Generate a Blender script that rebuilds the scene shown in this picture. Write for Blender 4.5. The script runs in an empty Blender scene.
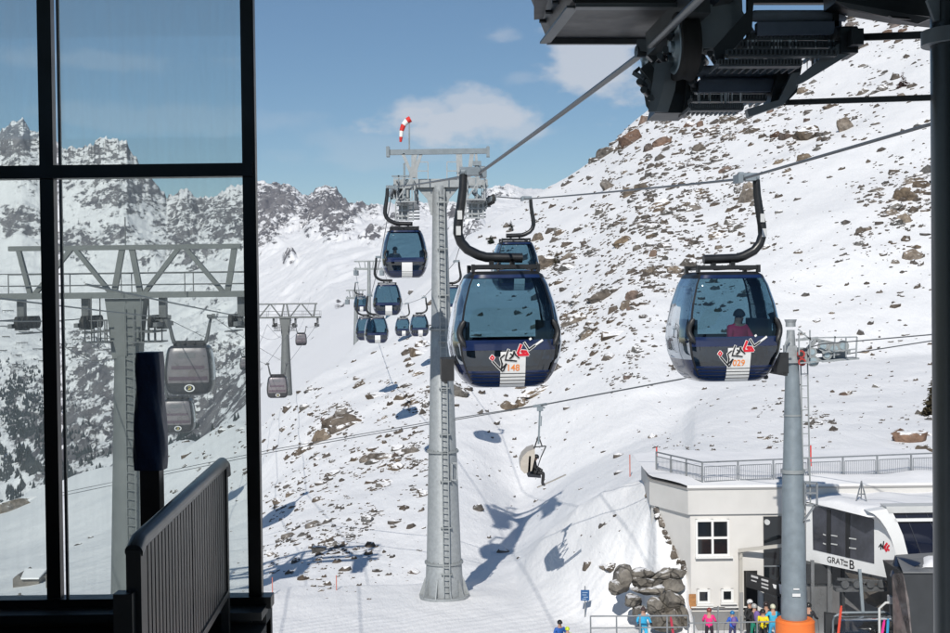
import bpy, math, random
import numpy as np
from mathutils import Vector, Matrix, noise as mnoise
R = math.radians
random.seed(7); rng = np.random.default_rng(11)
scene = bpy.context.scene
col = scene.collection
# ------------------------------------------------------------------ camera
F = 1300.0; CX, CY = 475.0, 316.5
PITCH = R(-1.0); ROLL = 0.012
cam_d = bpy.data.cameras.new('camera'); cam = bpy.data.objects.new('camera', cam_d); col.objects.link(cam)
cam_d.sensor_width = 36.0; cam_d.lens = 36.0*F/950.0
cam_d.clip_start = 0.1; cam_d.clip_end = 20000
CAMR = Matrix.Rotation(PITCH, 3, 'X') @ Matrix.Rotation(R(90), 3, 'X') @ Matrix.Rotation(-ROLL, 3, 'Z')
cam.matrix_world = CAMR.to_4x4()
scene.camera = cam
# ------------------------------------------------------------------ daylight
SUN = Vector((-0.15, -0.775, 0.615)).normalized()
world = bpy.data.worlds.new('World'); scene.world = world; world.use_nodes = True
nt = world.node_tree; nt.nodes.clear()
def WN(t, **k):
    n = nt.nodes.new(t)
    for a, b in k.items(): setattr(n, a, b)
    return n
wo = WN('ShaderNodeOutputWorld'); wb = WN('ShaderNodeBackground'); sky = WN('ShaderNodeTexSky')
sky.sky_type = 'NISHITA'; sky.sun_disc = False
sky.sun_elevation = math.asin(SUN.z); sky.sun_rotation = math.atan2(SUN.x, SUN.y)
sky.altitude = 1500; sky.air_density = 1.0; sky.dust_density = 0.35; sky.ozone_density = 1.7
wb.inputs['Strength'].default_value = 0.073
tc = WN('ShaderNodeTexCoord')
nt.links.new(wb.outputs[0], wo.inputs[0])
hs = WN('ShaderNodeHueSaturation'); hs.inputs['Hue'].default_value = 0.497; hs.inputs['Saturation'].default_value = 1.2; hs.inputs['Value'].default_value = 1.0
nt.links.new(sky.outputs[0], hs.inputs['Color'])
prev = hs.outputs[0]
def dirn(u, v):
    d = CAMR @ Vector(((u-CX)/F, -(v-CY)/F, -1)); return d.normalized()
# clouds are soft banks in the sky's own directions
nz = WN('ShaderNodeTexNoise'); nz.inputs['Scale'].default_value = 22; nz.inputs['Detail'].default_value = 7; nz.inputs['Roughness'].default_value = 0.58
mpn = WN('ShaderNodeMapping'); mpn.inputs['Scale'].default_value = (1, 1, 1.9)
nt.links.new(tc.outputs['Generated'], mpn.inputs['Vector']); nt.links.new(mpn.outputs[0], nz.inputs['Vector'])
def mth(op, a, b=None):
    m = WN('ShaderNodeMath', operation=op)
    for i, x in enumerate((a, b)):
        if x is None: continue
        if isinstance(x, (int, float)): m.inputs[i].default_value = x
        else: nt.links.new(x, m.inputs[i])
    return m.outputs[0]
cl = None
for (u, v, wu, wv, s) in ((458,122,98,24,1.0), (466,104,36,22,.8), (515,130,60,14,.7), (612,60,84,42,1.0), (500,36,24,12,.42), (430,112,50,16,.8), (380,150,90,22,.22), (90,60,110,12,.2), (520,78,26,9,.25), (150,118,160,16,.18)):
    d = dirn(u, v)
    sb = WN('ShaderNodeVectorMath', operation='SUBTRACT'); nt.links.new(tc.outputs['Generated'], sb.inputs[0]); sb.inputs[1].default_value = d
    ml = WN('ShaderNodeVectorMath', operation='MULTIPLY'); nt.links.new(sb.outputs[0], ml.inputs[0]); ml.inputs[1].default_value = (F/wu, F/wu*.6, F/wv)
    ln = WN('ShaderNodeVectorMath', operation='LENGTH'); nt.links.new(ml.outputs[0], ln.inputs[0])
    e = mth('SUBTRACT', 1.0, ln.outputs['Value'])
    e = mth('ADD', e, mth('MULTIPLY', mth('SUBTRACT', nz.outputs['Fac'], 0.5), 2.6))
    mr = WN('ShaderNodeMapRange', interpolation_type='SMOOTHSTEP'); mr.inputs['From Min'].default_value = -0.12; mr.inputs['From Max'].default_value = 0.62; mr.inputs['To Max'].default_value = s
    nt.links.new(e, mr.inputs['Value'])
    cl = mr.outputs[0] if cl is None else mth('MAXIMUM', cl, mr.outputs[0])
mx = WN('ShaderNodeMix', data_type='RGBA'); mx.inputs['B'].default_value = (8.6, 9.0, 9.8, 1)
nt.links.new(mth('MULTIPLY', cl, 0.8), mx.inputs['Factor']); nt.links.new(prev, mx.inputs['A'])
nt.links.new(mx.outputs['Result'], wb.inputs['Color'])
sd = bpy.data.lights.new('sun', 'SUN'); sd.energy = 4.1; sd.angle = R(0.5); sd.color = (1.0, 0.955, 0.885)
so = bpy.data.objects.new('sun', sd); col.objects.link(so)
so.rotation_euler = SUN.to_track_quat('Z', 'Y').to_euler()
scene.view_settings.view_transform = 'Standard'; scene.view_settings.look = 'None'
scene.view_settings.exposure = 0.11; scene.view_settings.gamma = 1.0; scene.view_settings.use_curve_mapping = False
scene.cycles.max_bounces = 8; scene.cycles.transparent_max_bounces = 24; scene.cycles.volume_bounces = 0
scene.cycles.caustics_reflective = False; scene.cycles.caustics_refractive = False

# ------------------------------------------------------------------ placement: pixel + distance -> point
def P(u, v, y):
    d = CAMR @ Vector(((u-CX)/F, -(v-CY)/F, -1)); return d*(y/d.y)
def LV(u, v):                       # photo pixel -> level coordinates (u', v')
    p = P(u, v, 1.0); return 475+1300*p.x, 294-1300*p.z

# ------------------------------------------------------------------ materials
MATS = {}
def mat(name, base, rough=0.6, metal=0.0, var=0.0, vscale=3.0, bump=0.0, bscale=30.0, spec=None, coat=0.0, detail=5, dark=None):
    if name in MATS: return MATS[name]
    m = bpy.data.materials.new(name); m.use_nodes = True; n = m.node_tree; b = n.nodes['Principled BSDF']
    b.inputs['Base Color'].default_value = (*base, 1); b.inputs['Roughness'].default_value = rough; b.inputs['Metallic'].default_value = metal
    if spec is not None: b.inputs['Specular IOR Level'].default_value = spec
    if coat: b.inputs['Coat Weight'].default_value = coat
    t = n.nodes.new('ShaderNodeTexCoord')
    if var:
        x = n.nodes.new('ShaderNodeTexNoise'); x.inputs['Scale'].default_value = vscale; x.inputs['Detail'].default_value = detail; x.inputs['Roughness'].default_value = .62
        n.links.new(t.outputs['Object'], x.inputs['Vector'])
        mr = n.nodes.new('ShaderNodeMapRange'); mr.inputs['From Min'].default_value = .3; mr.inputs['From Max'].default_value = .7
        n.links.new(x.outputs['Fac'], mr.inputs['Value'])
        c = n.nodes.new('ShaderNodeMix'); c.data_type = 'RGBA'
        c.inputs['A'].default_value = (*[k*(1-var) for k in base], 1); c.inputs['B'].default_value = (*[min(.9, k*(1+var)) for k in base], 1)
        if dark: c.inputs['A'].default_value = (*dark, 1)
        n.links.new(mr.outputs[0], c.inputs['Factor']); n.links.new(c.outputs['Result'], b.inputs['Base Color'])
        r2 = n.nodes.new('ShaderNodeMapRange'); r2.inputs['To Min'].default_value = max(.05, rough-.12); r2.inputs['To Max'].default_value = min(1, rough+.12)
        n.links.new(x.outputs['Fac'], r2.inputs['Value']); n.links.new(r2.outputs[0], b.inputs['Roughness'])
    if bump:
        y = n.nodes.new('ShaderNodeTexNoise'); y.inputs['Scale'].default_value = bscale; y.inputs['Detail'].default_value = 5
        n.links.new(t.outputs['Object'], y.inputs['Vector'])
        bp = n.nodes.new('ShaderNodeBump'); bp.inputs['Strength'].default_value = 1.0; bp.inputs['Distance'].default_value = bump
        n.links.new(y.outputs['Fac'], bp.inputs['Height']); n.links.new(bp.outputs[0], b.inputs['Normal'])
    MATS[name] = m; return m
def glass(name, tint, gloss=0.12, dirt=0.0, dirtcol=(.5,.52,.5), rough=0.02):
    if name in MATS: return MATS[name]
    m = bpy.data.materials.new(name); m.use_nodes = True; n = m.node_tree; n.nodes.clear()
    o = n.nodes.new('ShaderNodeOutputMaterial'); tr = n.nodes.new('ShaderNodeBsdfTransparent'); tr.inputs[0].default_value = (*tint, 1)
    gl = n.nodes.new('ShaderNodeBsdfGlossy'); gl.inputs['Roughness'].default_value = rough; gl.inputs['Color'].default_value = (.9, .95, 1, 1)
    lw = n.nodes.new('ShaderNodeFresnel'); lw.inputs['IOR'].default_value = 1.45
    ad = n.nodes.new('ShaderNodeMath'); ad.operation = 'MULTIPLY_ADD'; ad.inputs[1].default_value = 1.0; ad.inputs[2].default_value = gloss-.03; ad.use_clamp = True
    n.links.new(lw.outputs[0], ad.inputs[0])
    mx = n.nodes.new('ShaderNodeMixShader'); n.links.new(ad.outputs[0], mx.inputs[0]); n.links.new(tr.outputs[0], mx.inputs[1]); n.links.new(gl.outputs[0], mx.inputs[2])
    out = mx.outputs[0]
    if dirt:
        t = n.nodes.new('ShaderNodeTexCoord'); mp = n.nodes.new('ShaderNodeMapping'); mp.inputs['Scale'].default_value = (9, 9, .8)
        n.links.new(t.outputs['Object'], mp.inputs[0]); x = n.nodes.new('ShaderNodeTexNoise'); x.inputs['Scale'].default_value = 2.2; x.inputs['Detail'].default_value = 8; x.inputs['Roughness'].default_value = .7
        n.links.new(mp.outputs[0], x.inputs['Vector'])
        mr = n.nodes.new('ShaderNodeMapRange'); mr.inputs['From Min'].default_value = .35; mr.inputs['From Max'].default_value = .8; mr.inputs['To Min'].default_value = dirt*.55; mr.inputs['To Max'].default_value = dirt*1.8
        n.links.new(x.outputs['Fac'], mr.inputs['Value'])
        df = n.nodes.new('ShaderNodeBsdfTranslucent'); df.inputs[0].default_value = (*dirtcol, 1)
        m2 = n.nodes.new('ShaderNodeMixShader'); n.links.new(mr.outputs[0], m2.inputs[0]); n.links.new(out, m2.inputs[1]); n.links.new(df.outputs[0], m2.inputs[2]); out = m2.outputs[0]
    n.links.new(out, o.inputs[0]); MATS[name] = m; return m

# ------------------------------------------------------------------ objects
WM = {}
def tag(o, label=None, cat=None, group=None, kind=None):
    if label: o['label'] = label
    if cat: o['category'] = cat
    if group: o['group'] = group
    if kind: o['kind'] = kind
    return o
def thing(name, loc, label, cat, rz=0.0, group=None, rot=None):
    o = bpy.data.objects.new(name, None); col.objects.link(o); o.empty_display_size = .3
    M = Matrix.Translation(Vector(loc)) @ (rot if rot is not None else Matrix.Rotation(rz, 4, 'Z'))
    o.matrix_world = M; WM[o.name] = M
    return tag(o, label, cat, group)
class MB:
    def __init__(s): s.v = []; s.f = []; s.m = []; s.mi = 0; s.sm = []
    def add(s, vs, fs, smooth=False, mi=None):
        b = len(s.v); s.v += [tuple(x) for x in vs]; s.f += [tuple(i+b for i in f) for f in fs]
        s.m += [s.mi if mi is None else mi]*len(fs); s.sm += [smooth]*len(fs); return s
    def box(s, c, d, M=None, mi=None):
        c = Vector(c); x, y, z = [k/2 for k in d]
        vs = [Vector((a*x, b*y, e*z)) for e in (-1, 1) for b in (-1, 1) for a in (-1, 1)]
        if M is not None: vs = [M @ q for q in vs]
        return s.add([c+q for q in vs], [(0,2,3,1),(4,5,7,6),(0,1,5,4),(2,6,7,3),(0,4,6,2),(1,3,7,5)], mi=mi)
    def bar(s, a, b, w, h=None, up=(0,0,1), mi=None):
        a, b = Vector(a), Vector(b); h = w if h is None else h; d = (b-a)
        if d.length < 1e-6: return s
        L = d.length; d = d/L; up = Vector(up)
        if abs(d.dot(up)) > .98: up = Vector((0, 1, 0)) if abs(d.y) < .9 else Vector((1, 0, 0))
        sx = d.cross(up).normalized(); uz = sx.cross(d)
        M = Matrix((sx, d, uz)).transposed()
        return s.box((a+b)/2, (w, L, h), M, mi)
    def tube(s, pts, r, n=8, caps=True, mi=None, smooth=True):
        pts = [Vector(p) for p in pts]; rs = r if isinstance(r, (list, tuple)) else [r]*len(pts)
        vs = []; fs = []; prev = None
        for i, p in enumerate(pts):
            t = (pts[min(i+1, len(pts)-1)]-pts[max(i-1, 0)]).normalized()
            if prev is None:
                ax = Vector((0, 0, 1)) if abs(t.z) < .9 else Vector((1, 0, 0)); e1 = t.cross(ax).normalized()
            else:
                e1 = (prev - t*prev.dot(t)).normalized()
            prev = e1; e2 = t.cross(e1)
            for k in range(n):
                a = 2*math.pi*k/n; vs.append(p+(e1*math.cos(a)+e2*math.sin(a))*rs[i])
        for i in range(len(pts)-1):
            for k in range(n):
                a = i*n+k; b = i*n+(k+1) % n; fs.append((a, b, b+n, a+n))
        s.add(vs, fs, smooth, mi)
        if caps:
            s.add(vs[:n], [tuple(range(n))[::-1]], False, mi); s.add(vs[-n:], [tuple(range(n))], False, mi)
        return s
    def cyl(s, c, axis, r, h, n=20, mi=None):
        c = Vector(c); a = Vector(axis).normalized(); return s.tube([c-a*h/2, c+a*h/2], r, n, True, mi)
    def prism(s, poly, off, mi=None):      # polygon (3d points) pushed along off
        off = Vector(off); n = len(poly); a = [Vector(p) for p in poly]; b = [p+off for p in a]
        nrm = (a[1]-a[0]).cross(a[2]-a[0]); fl = nrm.dot(off) > 0
        fs = [tuple(range(n))[::-1] if fl else tuple(range(n)), tuple(range(n, 2*n)) if fl else tuple(range(n, 2*n))[::-1]]
        for i in range(n):
            j = (i+1) % n; q = (i, j, j+n, i+n); fs.append(q if fl else q[::-1])
        return s.add(a+b, fs, mi=mi)
    def parts(s, name, mats, parent):       # every closed piece its own object
        return [p.build(name, mats, parent) for p in islands(s)]
    def build(s, name, mats, parent=None, local=False, label=None):
        me = bpy.data.meshes.new(name)
        vs = s.v
        if parent is not None and not local:
            Mi = WM[parent.name].inverted(); vs = [tuple(Mi @ Vector(v)) for v in vs]
        me.from_pydata(vs, [], s.f); 
        for m in (mats if isinstance(mats, (list, tuple)) else [mats]): me.materials.append(m)
        me.polygons.foreach_set('material_index', s.m); me.polygons.foreach_set('use_smooth', s.sm); me.update()
        o = bpy.data.objects.new(name, me); col.objects.link(o)
        if parent is not None: o.parent = parent; WM[o.name] = WM[parent.name]
        else: WM[o.name] = Matrix.Identity(4)
        if label: o['label'] = label
        return o
def islands(mb):                      # weld equal points, then one MB per connected piece
    key = {}; idx = []; vs = []
    for v in mb.v:
        k = (round(v[0], 4), round(v[1], 4), round(v[2], 4))
        if k not in key: key[k] = len(vs); vs.append(v)
        idx.append(key[k])
    par = list(range(len(vs)))
    def fd(a):
        while par[a] != a: par[a] = par[par[a]]; a = par[a]
        return a
    fs = [tuple(idx[i] for i in f) for f in mb.f]
    for f in fs:
        for i in f[1:]: par[fd(i)] = fd(f[0])
    out = {}
    for f, m, sm in zip(fs, mb.m, mb.sm): out.setdefault(fd(f[0]), []).append((f, m, sm))
    res = []
    for L in out.values():
        o = MB(); mp = {}
        for f, m, sm in L:
            g = []
            for i in f:
                if i not in mp: mp[i] = len(o.v); o.v.append(vs[i])
                g.append(mp[i])
            o.f.append(tuple(g)); o.m.append(m); o.sm.append(sm)
        res.append(o)
    return res
def topmesh(mb, name, mats, label, cat, base=None, group=None):      # a thing that is one mesh, origin at base
    base = Vector(base) if base is not None else Vector((sum(v[0] for v in mb.v)/len(mb.v), sum(v[1] for v in mb.v)/len(mb.v), min(v[2] for v in mb.v)))
    mb.v = [tuple(Vector(v)-base) for v in mb.v]
    o = mb.build(name, mats); o.location = base; return tag(o, label, cat, group)
def copy_thing(root, M, label=None, name=None):
    c = root.copy(); col.objects.link(c); c.matrix_world = M; WM[c.name] = M
    if label: c['label'] = label
    def rec(src, dst):
        for ch in [o for o in src.children]:
            d = ch.copy(); col.objects.link(d); d.parent = dst; WM[d.name] = M; rec(ch, d)
    rec(root, c)
    return c

# ------------------------------------------------------------------ numpy gradient noise
_perm = rng.permutation(256); _perm = np.concatenate([_perm, _perm])
_g = rng.normal(size=(256, 2)); _g /= np.linalg.norm(_g, axis=1)[:, None]
def perlin(x, y):
    xi = np.floor(x).astype(int); yi = np.floor(y).astype(int); xf = x-xi; yf = y-yi
    u = xf*xf*xf*(xf*(xf*6-15)+10); v = yf*yf*yf*(yf*(yf*6-15)+10)
    def g(a, b):
        h = _perm[(_perm[(xi+a) & 255]+yi+b) & 255]; return _g[h, 0]*(xf-a)+_g[h, 1]*(yf-b)
    a = g(0, 0)*(1-u)+g(1, 0)*u; b = g(0, 1)*(1-u)+g(1, 1)*u
    return (a*(1-v)+b*v)*1.5
def fbm(x, y, o=5, gain=.5):
    s = 0; a = 1; t = 0
    for i in range(o): s = s+a*perlin(x*2**i+i*17.3, y*2**i-i*9.1); t += a; a *= gain
    return s/t
def ridged(x, y, o=5, gain=.55):
    s = 0; a = 1; t = 0
    for i in range(o): s = s+a*(1-2*np.abs(perlin(x*2**i+i*7.7, y*2**i+i*3.3))); t += a; a *= gain
    return s/t
# ================================================================== TERRAIN
# near hillside: for each heading a table of (distance, height line) measured off the photograph, real heights in metres
GROUND_Z = -15.2
NEAR = {   # photo u : [(y, photo v), ...] beyond the flat; first entry is where the flat ground (z=-15.2) ends
 -150: [(62,None),(95,612),(200,572),(330,530)],
 0:   [(62,None),(95,600),(200,552),(330,506)],
 60:  [(62,None),(90,596),(180,540),(330,480)],
 120: [(64,None),(85,592),(160,530),(330,456)],
 190: [(66,None),(80,590),(140,505),(270,427)],
 250: [(67,None),(80,586),(130,485),(220,404)],
 300: [(68,None),(74,592),(110,480),(170,376)],
 350: [(68,None),(74,592),(110,462),(190,340)],
 400: [(68,None),(74,590),(110,450),(215,290)],
 450: [(69,None),(74,586),(110,435),(250,236)],
 480: [(66,None),(72,580),(80,560),(120,410),(270,214)],
 515: [(63,None),(68,590),(75,562),(84,546),(100,510),(290,198)],
 545: [(61,None),(66,580),(72,530),(81,532),(98,486),(300,183)],
 575: [(60,None),(65,560),(70,506),(79,511),(98,466),(310,168)],
 600: [(59,None),(64,540),(69,491),(78,506),(98,455),(330,149)],
 622: [(59,None),(63,530),(68,484),(77,493),(98,445),(340,124)],
 645: [(59,None),(62,510),(66,478),(76,482),(98,437),(350,106)],
 655: [(58.0,None),(58.8,590),(59.7,540),(60.7,497),(66,478),(76,478),(100,432),(352,102)],
 668: [(57.6,None),(58.4,592),(59.7,533),(66,478),(76,474),(102,430),(354,95)],
 683: [(57.3,None),(58.0,592),(58.6,560),(66,477),(74,472),(104,425),(358,84)],
 694: [(59.5,None),(64,476),(72,470),(120,378),(360,80)],
 750: [(59.5,None),(64,474),(72,468),(120,370),(365,50)],
 850: [(59.5,None),(64,472),(72,466),(120,360),(365,0)],
 950: [(59.5,None),(64,470),(72,464),(120,350),(370,-50)],
 1150:[(59.5,None),(64,468),(72,462),(120,335),(380,-110)],
}
NU = sorted(NEAR); 
K = 7
_cols = []
for u in NU:
    t = NEAR[u]; ys = [t[0][0]]; zs = [GROUND_Z]
    for (y, v) in t[1:]:
        up, vp = LV(u, v); ys.append(y); zs.append((294-vp)/1300*y)
    yr = ys[-1]; zr = zs[-1]
    _cols.append((LV(u, 300)[0], ys, zs))
UC = np.array([c[0] for c in _cols]); YR = np.array([c[1][-1] for c in _cols]); 
# sample every column on a common set of distances, then interpolate between columns
YS = np.concatenate([np.linspace(56, 84, 94), 1/np.linspace(1/84.5, 1/480, 190)])
def _colz(ys, zs):
    e = np.array(zs)/np.array(ys); q = 1/np.array(ys)
    out = np.empty_like(YS)
    for i, y in enumerate(YS):
        if y <= ys[0]: out[i] = GROUND_Z
        elif y >= ys[-1]:
            s = (zs[-1]-zs[-2])/(ys[-1]-ys[-2]); d = y-ys[-1]
            out[i] = zs[-1]+s*min(d, 0)-0.45*d-0.0012*d*d
        else: out[i] = np.interp(-1/y, -q, e)*y
    return out
_tab = np.array([_colz(c[1], c[2]) for c in _cols])
# soften kinks a little along the distance
_k = np.array([1, 2, 1.])/4
for i in range(len(_tab)): _tab[i] = np.convolve(np.pad(_tab[i], 1, mode='edge'), _k, 'valid')
UF = np.arange(UC[0], UC[-1], 4.0); _fine = np.array([np.interp(UF, UC, _tab[:, j]) for j in range(_tab.shape[1])]).T
_gk = np.exp(-.5*(np.arange(-14, 15)/5.)**2); _gk /= _gk.sum()
_far = np.array([np.convolve(np.pad(_fine[:, j], 14, mode='edge'), _gk, 'valid') for j in range(_fine.shape[1])]).T
_wd = np.clip((YS-70)/40, 0, 1)[None, :]; _fine = _fine*(1-_wd)+_far*_wd
def near_z(x, y, detail=True):
    x = np.asarray(x, float); y = np.asarray(y, float)
    up = 475+1300*x/y
    ui = np.clip((up-UF[0])/4.0, 0, len(UF)-1.0001); i0 = ui.astype(int); fu = ui-i0
    yi = np.clip(np.interp(y, YS, np.arange(len(YS))), 0, len(YS)-1.0001); j0 = yi.astype(int); fy = yi-j0
    z = (_fine[i0, j0]*(1-fy)+_fine[i0, j0+1]*fy)*(1-fu)+(_fine[i0+1, j0]*(1-fy)+_fine[i0+1, j0+1]*fy)*fu
    if detail:
        am = np.clip((y-70)/60, 0, 1)
        z = z+am*(fbm(x/38, y/38, 4)*1.3+fbm(x/9, y/9+5, 3)*.34)+.10*fbm(x/3+9, y/3, 3)*np.clip((y-57)/4, .15, 1)
    return z
def near_hit(u, v):
    """where the sight line through a photo pixel meets the near hillside"""
    up, vp = LV(u, v); ys = np.concatenate([np.linspace(56, 120, 320), np.linspace(120.3, 420, 700)])
    x = (up-475)/1300*ys; zl = (294-vp)/1300*ys; zt = near_z(x, ys); h = np.nonzero(zt >= zl)[0]
    if len(h) == 0: return None
    return Vector((x[h[0]], ys[h[0]], zt[h[0]]))

def grid_mesh(name, X, Y, Z, m, attrs=None):
    nr, nc = X.shape; me = bpy.data.meshes.new(name)
    co = np.stack([X, Y, Z], -1).reshape(-1, 3).astype(np.float32)
    i = np.arange(nr*nc).reshape(nr, nc); q = np.stack([i[:-1, :-1], i[:-1, 1:], i[1:, 1:], i[1:, :-1]], -1).reshape(-1, 4)
    me.vertices.add(len(co)); me.vertices.foreach_set('co', co.ravel())
    me.loops.add(q.size); me.loops.foreach_set('vertex_index', q.ravel().astype(np.int32))
    me.polygons.add(len(q)); me.polygons.foreach_set('loop_start', np.arange(0, q.size, 4, dtype=np.int32)); me.polygons.foreach_set('loop_total', np.full(len(q), 4, dtype=np.int32))
    me.polygons.foreach_set('use_smooth', np.ones(len(q), dtype=bool)); me.update(); me.materials.append(m)
    for k, a in (attrs or {}).items():
        at = me.attributes.new(k, 'FLOAT', 'POINT'); at.data.foreach_set('value', a.ravel().astype(np.float32))
    me.validate()
    o = bpy.data.objects.new(name, me); col.objects.link(o); return o

def snow_mat():
    m = bpy.data.materials.new('snow'); m.use_nodes = True; n = m.node_tree; b = n.nodes['Principled BSDF']
    b.inputs['Roughness'].default_value = .62; b.inputs['Specular IOR Level'].default_value = .25
    g = n.nodes.new('ShaderNodeNewGeometry')
    x = n.nodes.new('ShaderNodeTexNoise'); x.inputs['Scale'].default_value = .06; x.inputs['Detail'].default_value = 8; x.inputs['Roughness'].default_value = .6
    n.links.new(g.outputs['Position'], x.inputs['Vector'])
    r = n.nodes.new('ShaderNodeValToRGB'); r.color_ramp.elements[0].position = .3; r.color_ramp.elements[0].color = (.74, .75, .765, 1); r.color_ramp.elements[1].position = .66; r.color_ramp.elements[1].color = (.82, .82, .825, 1)
    n.links.new(x.outputs['Fac'], r.inputs[0]); n.links.new(r.outputs[0], b.inputs['Base Color'])
    y = n.nodes.new('ShaderNodeTexNoise'); y.inputs['Scale'].default_value = .55; y.inputs['Detail'].default_value = 9; y.inputs['Roughness'].default_value = .66
    mp = n.nodes.new('ShaderNodeMapping'); mp.inputs['Rotation'].default_value = (0, 0, R(28)); mp.inputs['Scale'].default_value = (1, .35, 1)
    n.links.new(g.outputs['Position'], mp.inputs[0]); n.links.new(mp.outputs[0], y.inputs['Vector'])
    bp = n.nodes.new('ShaderNodeBump'); bp.inputs['Distance'].default_value = .42; bp.inputs['Strength'].default_value = .7
    n.links.new(y.outputs['Fac'], bp.inputs['Height'])
    # groomer ridges and ski tracks on the trodden flat
    wv = n.nodes.new('ShaderNodeTexWave'); wv.inputs['Scale'].default_value = .5; wv.inputs['Distortion'].default_value = 9; wv.inputs['Detail'].default_value = 4; wv.inputs['Detail Scale'].default_value = .35
    m2 = n.nodes.new('ShaderNodeMapping'); m2.inputs['Rotation'].default_value = (0, 0, R(62)); n.links.new(g.outputs['Position'], m2.inputs[0]); n.links.new(m2.outputs[0], wv.inputs['Vector'])
    sz = n.nodes.new('ShaderNodeSeparateXYZ'); n.links.new(g.outputs['Position'], sz.inputs[0])
    mz = n.nodes.new('ShaderNodeMapRange'); mz.inputs['From Min'].default_value = 66; mz.inputs['From Max'].default_value = 60; n.links.new(sz.outputs['Y'], mz.inputs['Value'])
    b3 = n.nodes.new('ShaderNodeBump'); b3.inputs['Distance'].default_value = .014; n.links.new(wv.outputs['Fac'], b3.inputs['Height']); n.links.new(mz.outputs[0], b3.inputs['Strength']); n.links.new(bp.outputs[0], b3.inputs['Normal']); bp = b3
    n.links.new(bp.outputs[0], b.inputs['Normal']); MATS['snow'] = m; return m
SNOW = snow_mat()
uu = np.concatenate([np.linspace(-700, -60, 60), np.linspace(-57, 1010, 560), np.linspace(1013, 1500, 60)])
yy = np.concatenate([np.linspace(18, 55.5, 20), YS])
U, Y = np.meshgrid(uu, yy); X = (U-475)/1300*Y
Zn = near_z(X, Y)
nh = grid_mesh('snow_hillside', X, Y, Zn, SNOW); tag(nh, kind='structure')
ap = MB(); ap.add([(-260, -160, -15.35), (260, -160, -15.35), (260, 19, -15.35), (-260, 19, -15.35)], [(0, 1, 2, 3)]); tag(ap.build('snow_ground', SNOW), kind='structure')

# far mountains ------------------------------------------------------
SIL = [(-300,150),(-120,140),(-60,150),(0,131),(10,124),(20,119),(30,127),(38,134),(50,141),(62,150),(72,150),(85,146),(97,141),(108,139),(118,138),(126,143),(135,160),(145,172),(155,184),(166,197),(176,194),(186,189),(192,194),(198,202),(210,198),(225,190),(240,186),(250,184),(262,184),(275,184),(287,186),(295,190),(302,195),(310,196),(318,190),(327,188),(335,191),(342,199),(350,208),(358,206),(368,209),(380,205),(392,203),(405,205),(430,206),(455,205),(475,202),(488,191),(500,187),(513,185),(525,189),(540,190),(700,190),(1400,190)]
su = np.array([LV(u, v)[0] for u, v in SIL]); sv = np.array([LV(u, v)[1] for u, v in SIL])
FAR = {  # photo u : rows (y, photo v) below the skyline row
 -300:[(380,600),(900,520),(1500,420),(2100,300)], 0:[(380,590),(900,512),(1500,420),(2000,330)], 60:[(380,560),(900,490),(1500,410),(2000,330)],
 130:[(380,520),(900,470),(1300,400),(1900,330)], 200:[(380,480),(800,440),(1300,350),(1900,290)], 260:[(380,430),(700,390),(1200,330),(1900,265)],
 330:[(380,380),(600,340),(1100,290),(1900,228)], 400:[(380,340),(600,310),(1100,265),(1800,226)], 500:[(380,270),(600,252),(1100,230),(1800,212)], 700:[(380,250),(600,240),(1100,220),(1800,205)], 1400:[(380,250),(600,240),(1100,220),(1800,205)]}
YFAR = 2700.0
fu_ = sorted(FAR); fy = np.concatenate([np.linspace(380, 900, 50), np.linspace(908, 1500, 100), np.linspace(1505, 2700, 250), np.linspace(2715, 3300, 20)])
ufar = np.concatenate([np.linspace(-420, -10, 60), np.linspace(-8, 560, 640), np.linspace(570, 900, 20)])
Uf, Yf = np.meshgrid(ufar, fy)
ctrl = []
for u in fu_:
    rows = FAR[u]; ys = [r[0] for r in rows]+[YFAR]; e = [(294-LV(u, r[1])[1]) for r in rows]+[0]
    ctrl.append((LV(u, 300)[0], ys, e))
Ef = np.zeros((len(fy), len(ctrl)))
sil_e = 294-np.interp(ufar, su, sv); _q = np.clip((560-ufar)/60, 0, 1)
sil_j = _q*(3.6*(1-2*np.abs(perlin(ufar/13., ufar*0+2.3)))-1.2+2.0*(1-2*np.abs(perlin(ufar/5.2, ufar*0+7.1)))-.8+1.1*perlin(ufar/2.2, ufar*0+4.4))
# heights for each control column with the last row replaced by the true skyline height
Zf = np.zeros_like(Uf)
cu = np.array([c[0] for c in ctrl])
for j, y in enumerate(fy):
    yq = min(y, YFAR)
    # elevation from control rows below the last, blended to skyline
    vals = []
    for c in ctrl:
        ys = c[1]
        if yq <= ys[-2]: vals.append((np.interp(-1/yq, -1/np.array(ys[:-1]), c[2][:-1]), 0.0))
        else:
            t = (yq-ys[-2])/(ys[-1]-ys[-2]); vals.append((c[2][-2], t))
    e0 = np.interp(ufar, cu, [v[0] for v in vals]); t = np.interp(ufar, cu, [v[1] for v in vals])
    t = t*t*.35+t*.65
    z = (e0*(1-t)+sil_e*t+sil_j*np.clip(t, 0, 1)**9)/1300*yq
    if y > YFAR: z = z-(y-YFAR)*.7
    Zf[j] = z
Xf = (Uf-475)/1300*Yf
def vis(Z, Y): return 294-1300*Z/Y
Vf = vis(Zf, Yf)
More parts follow.
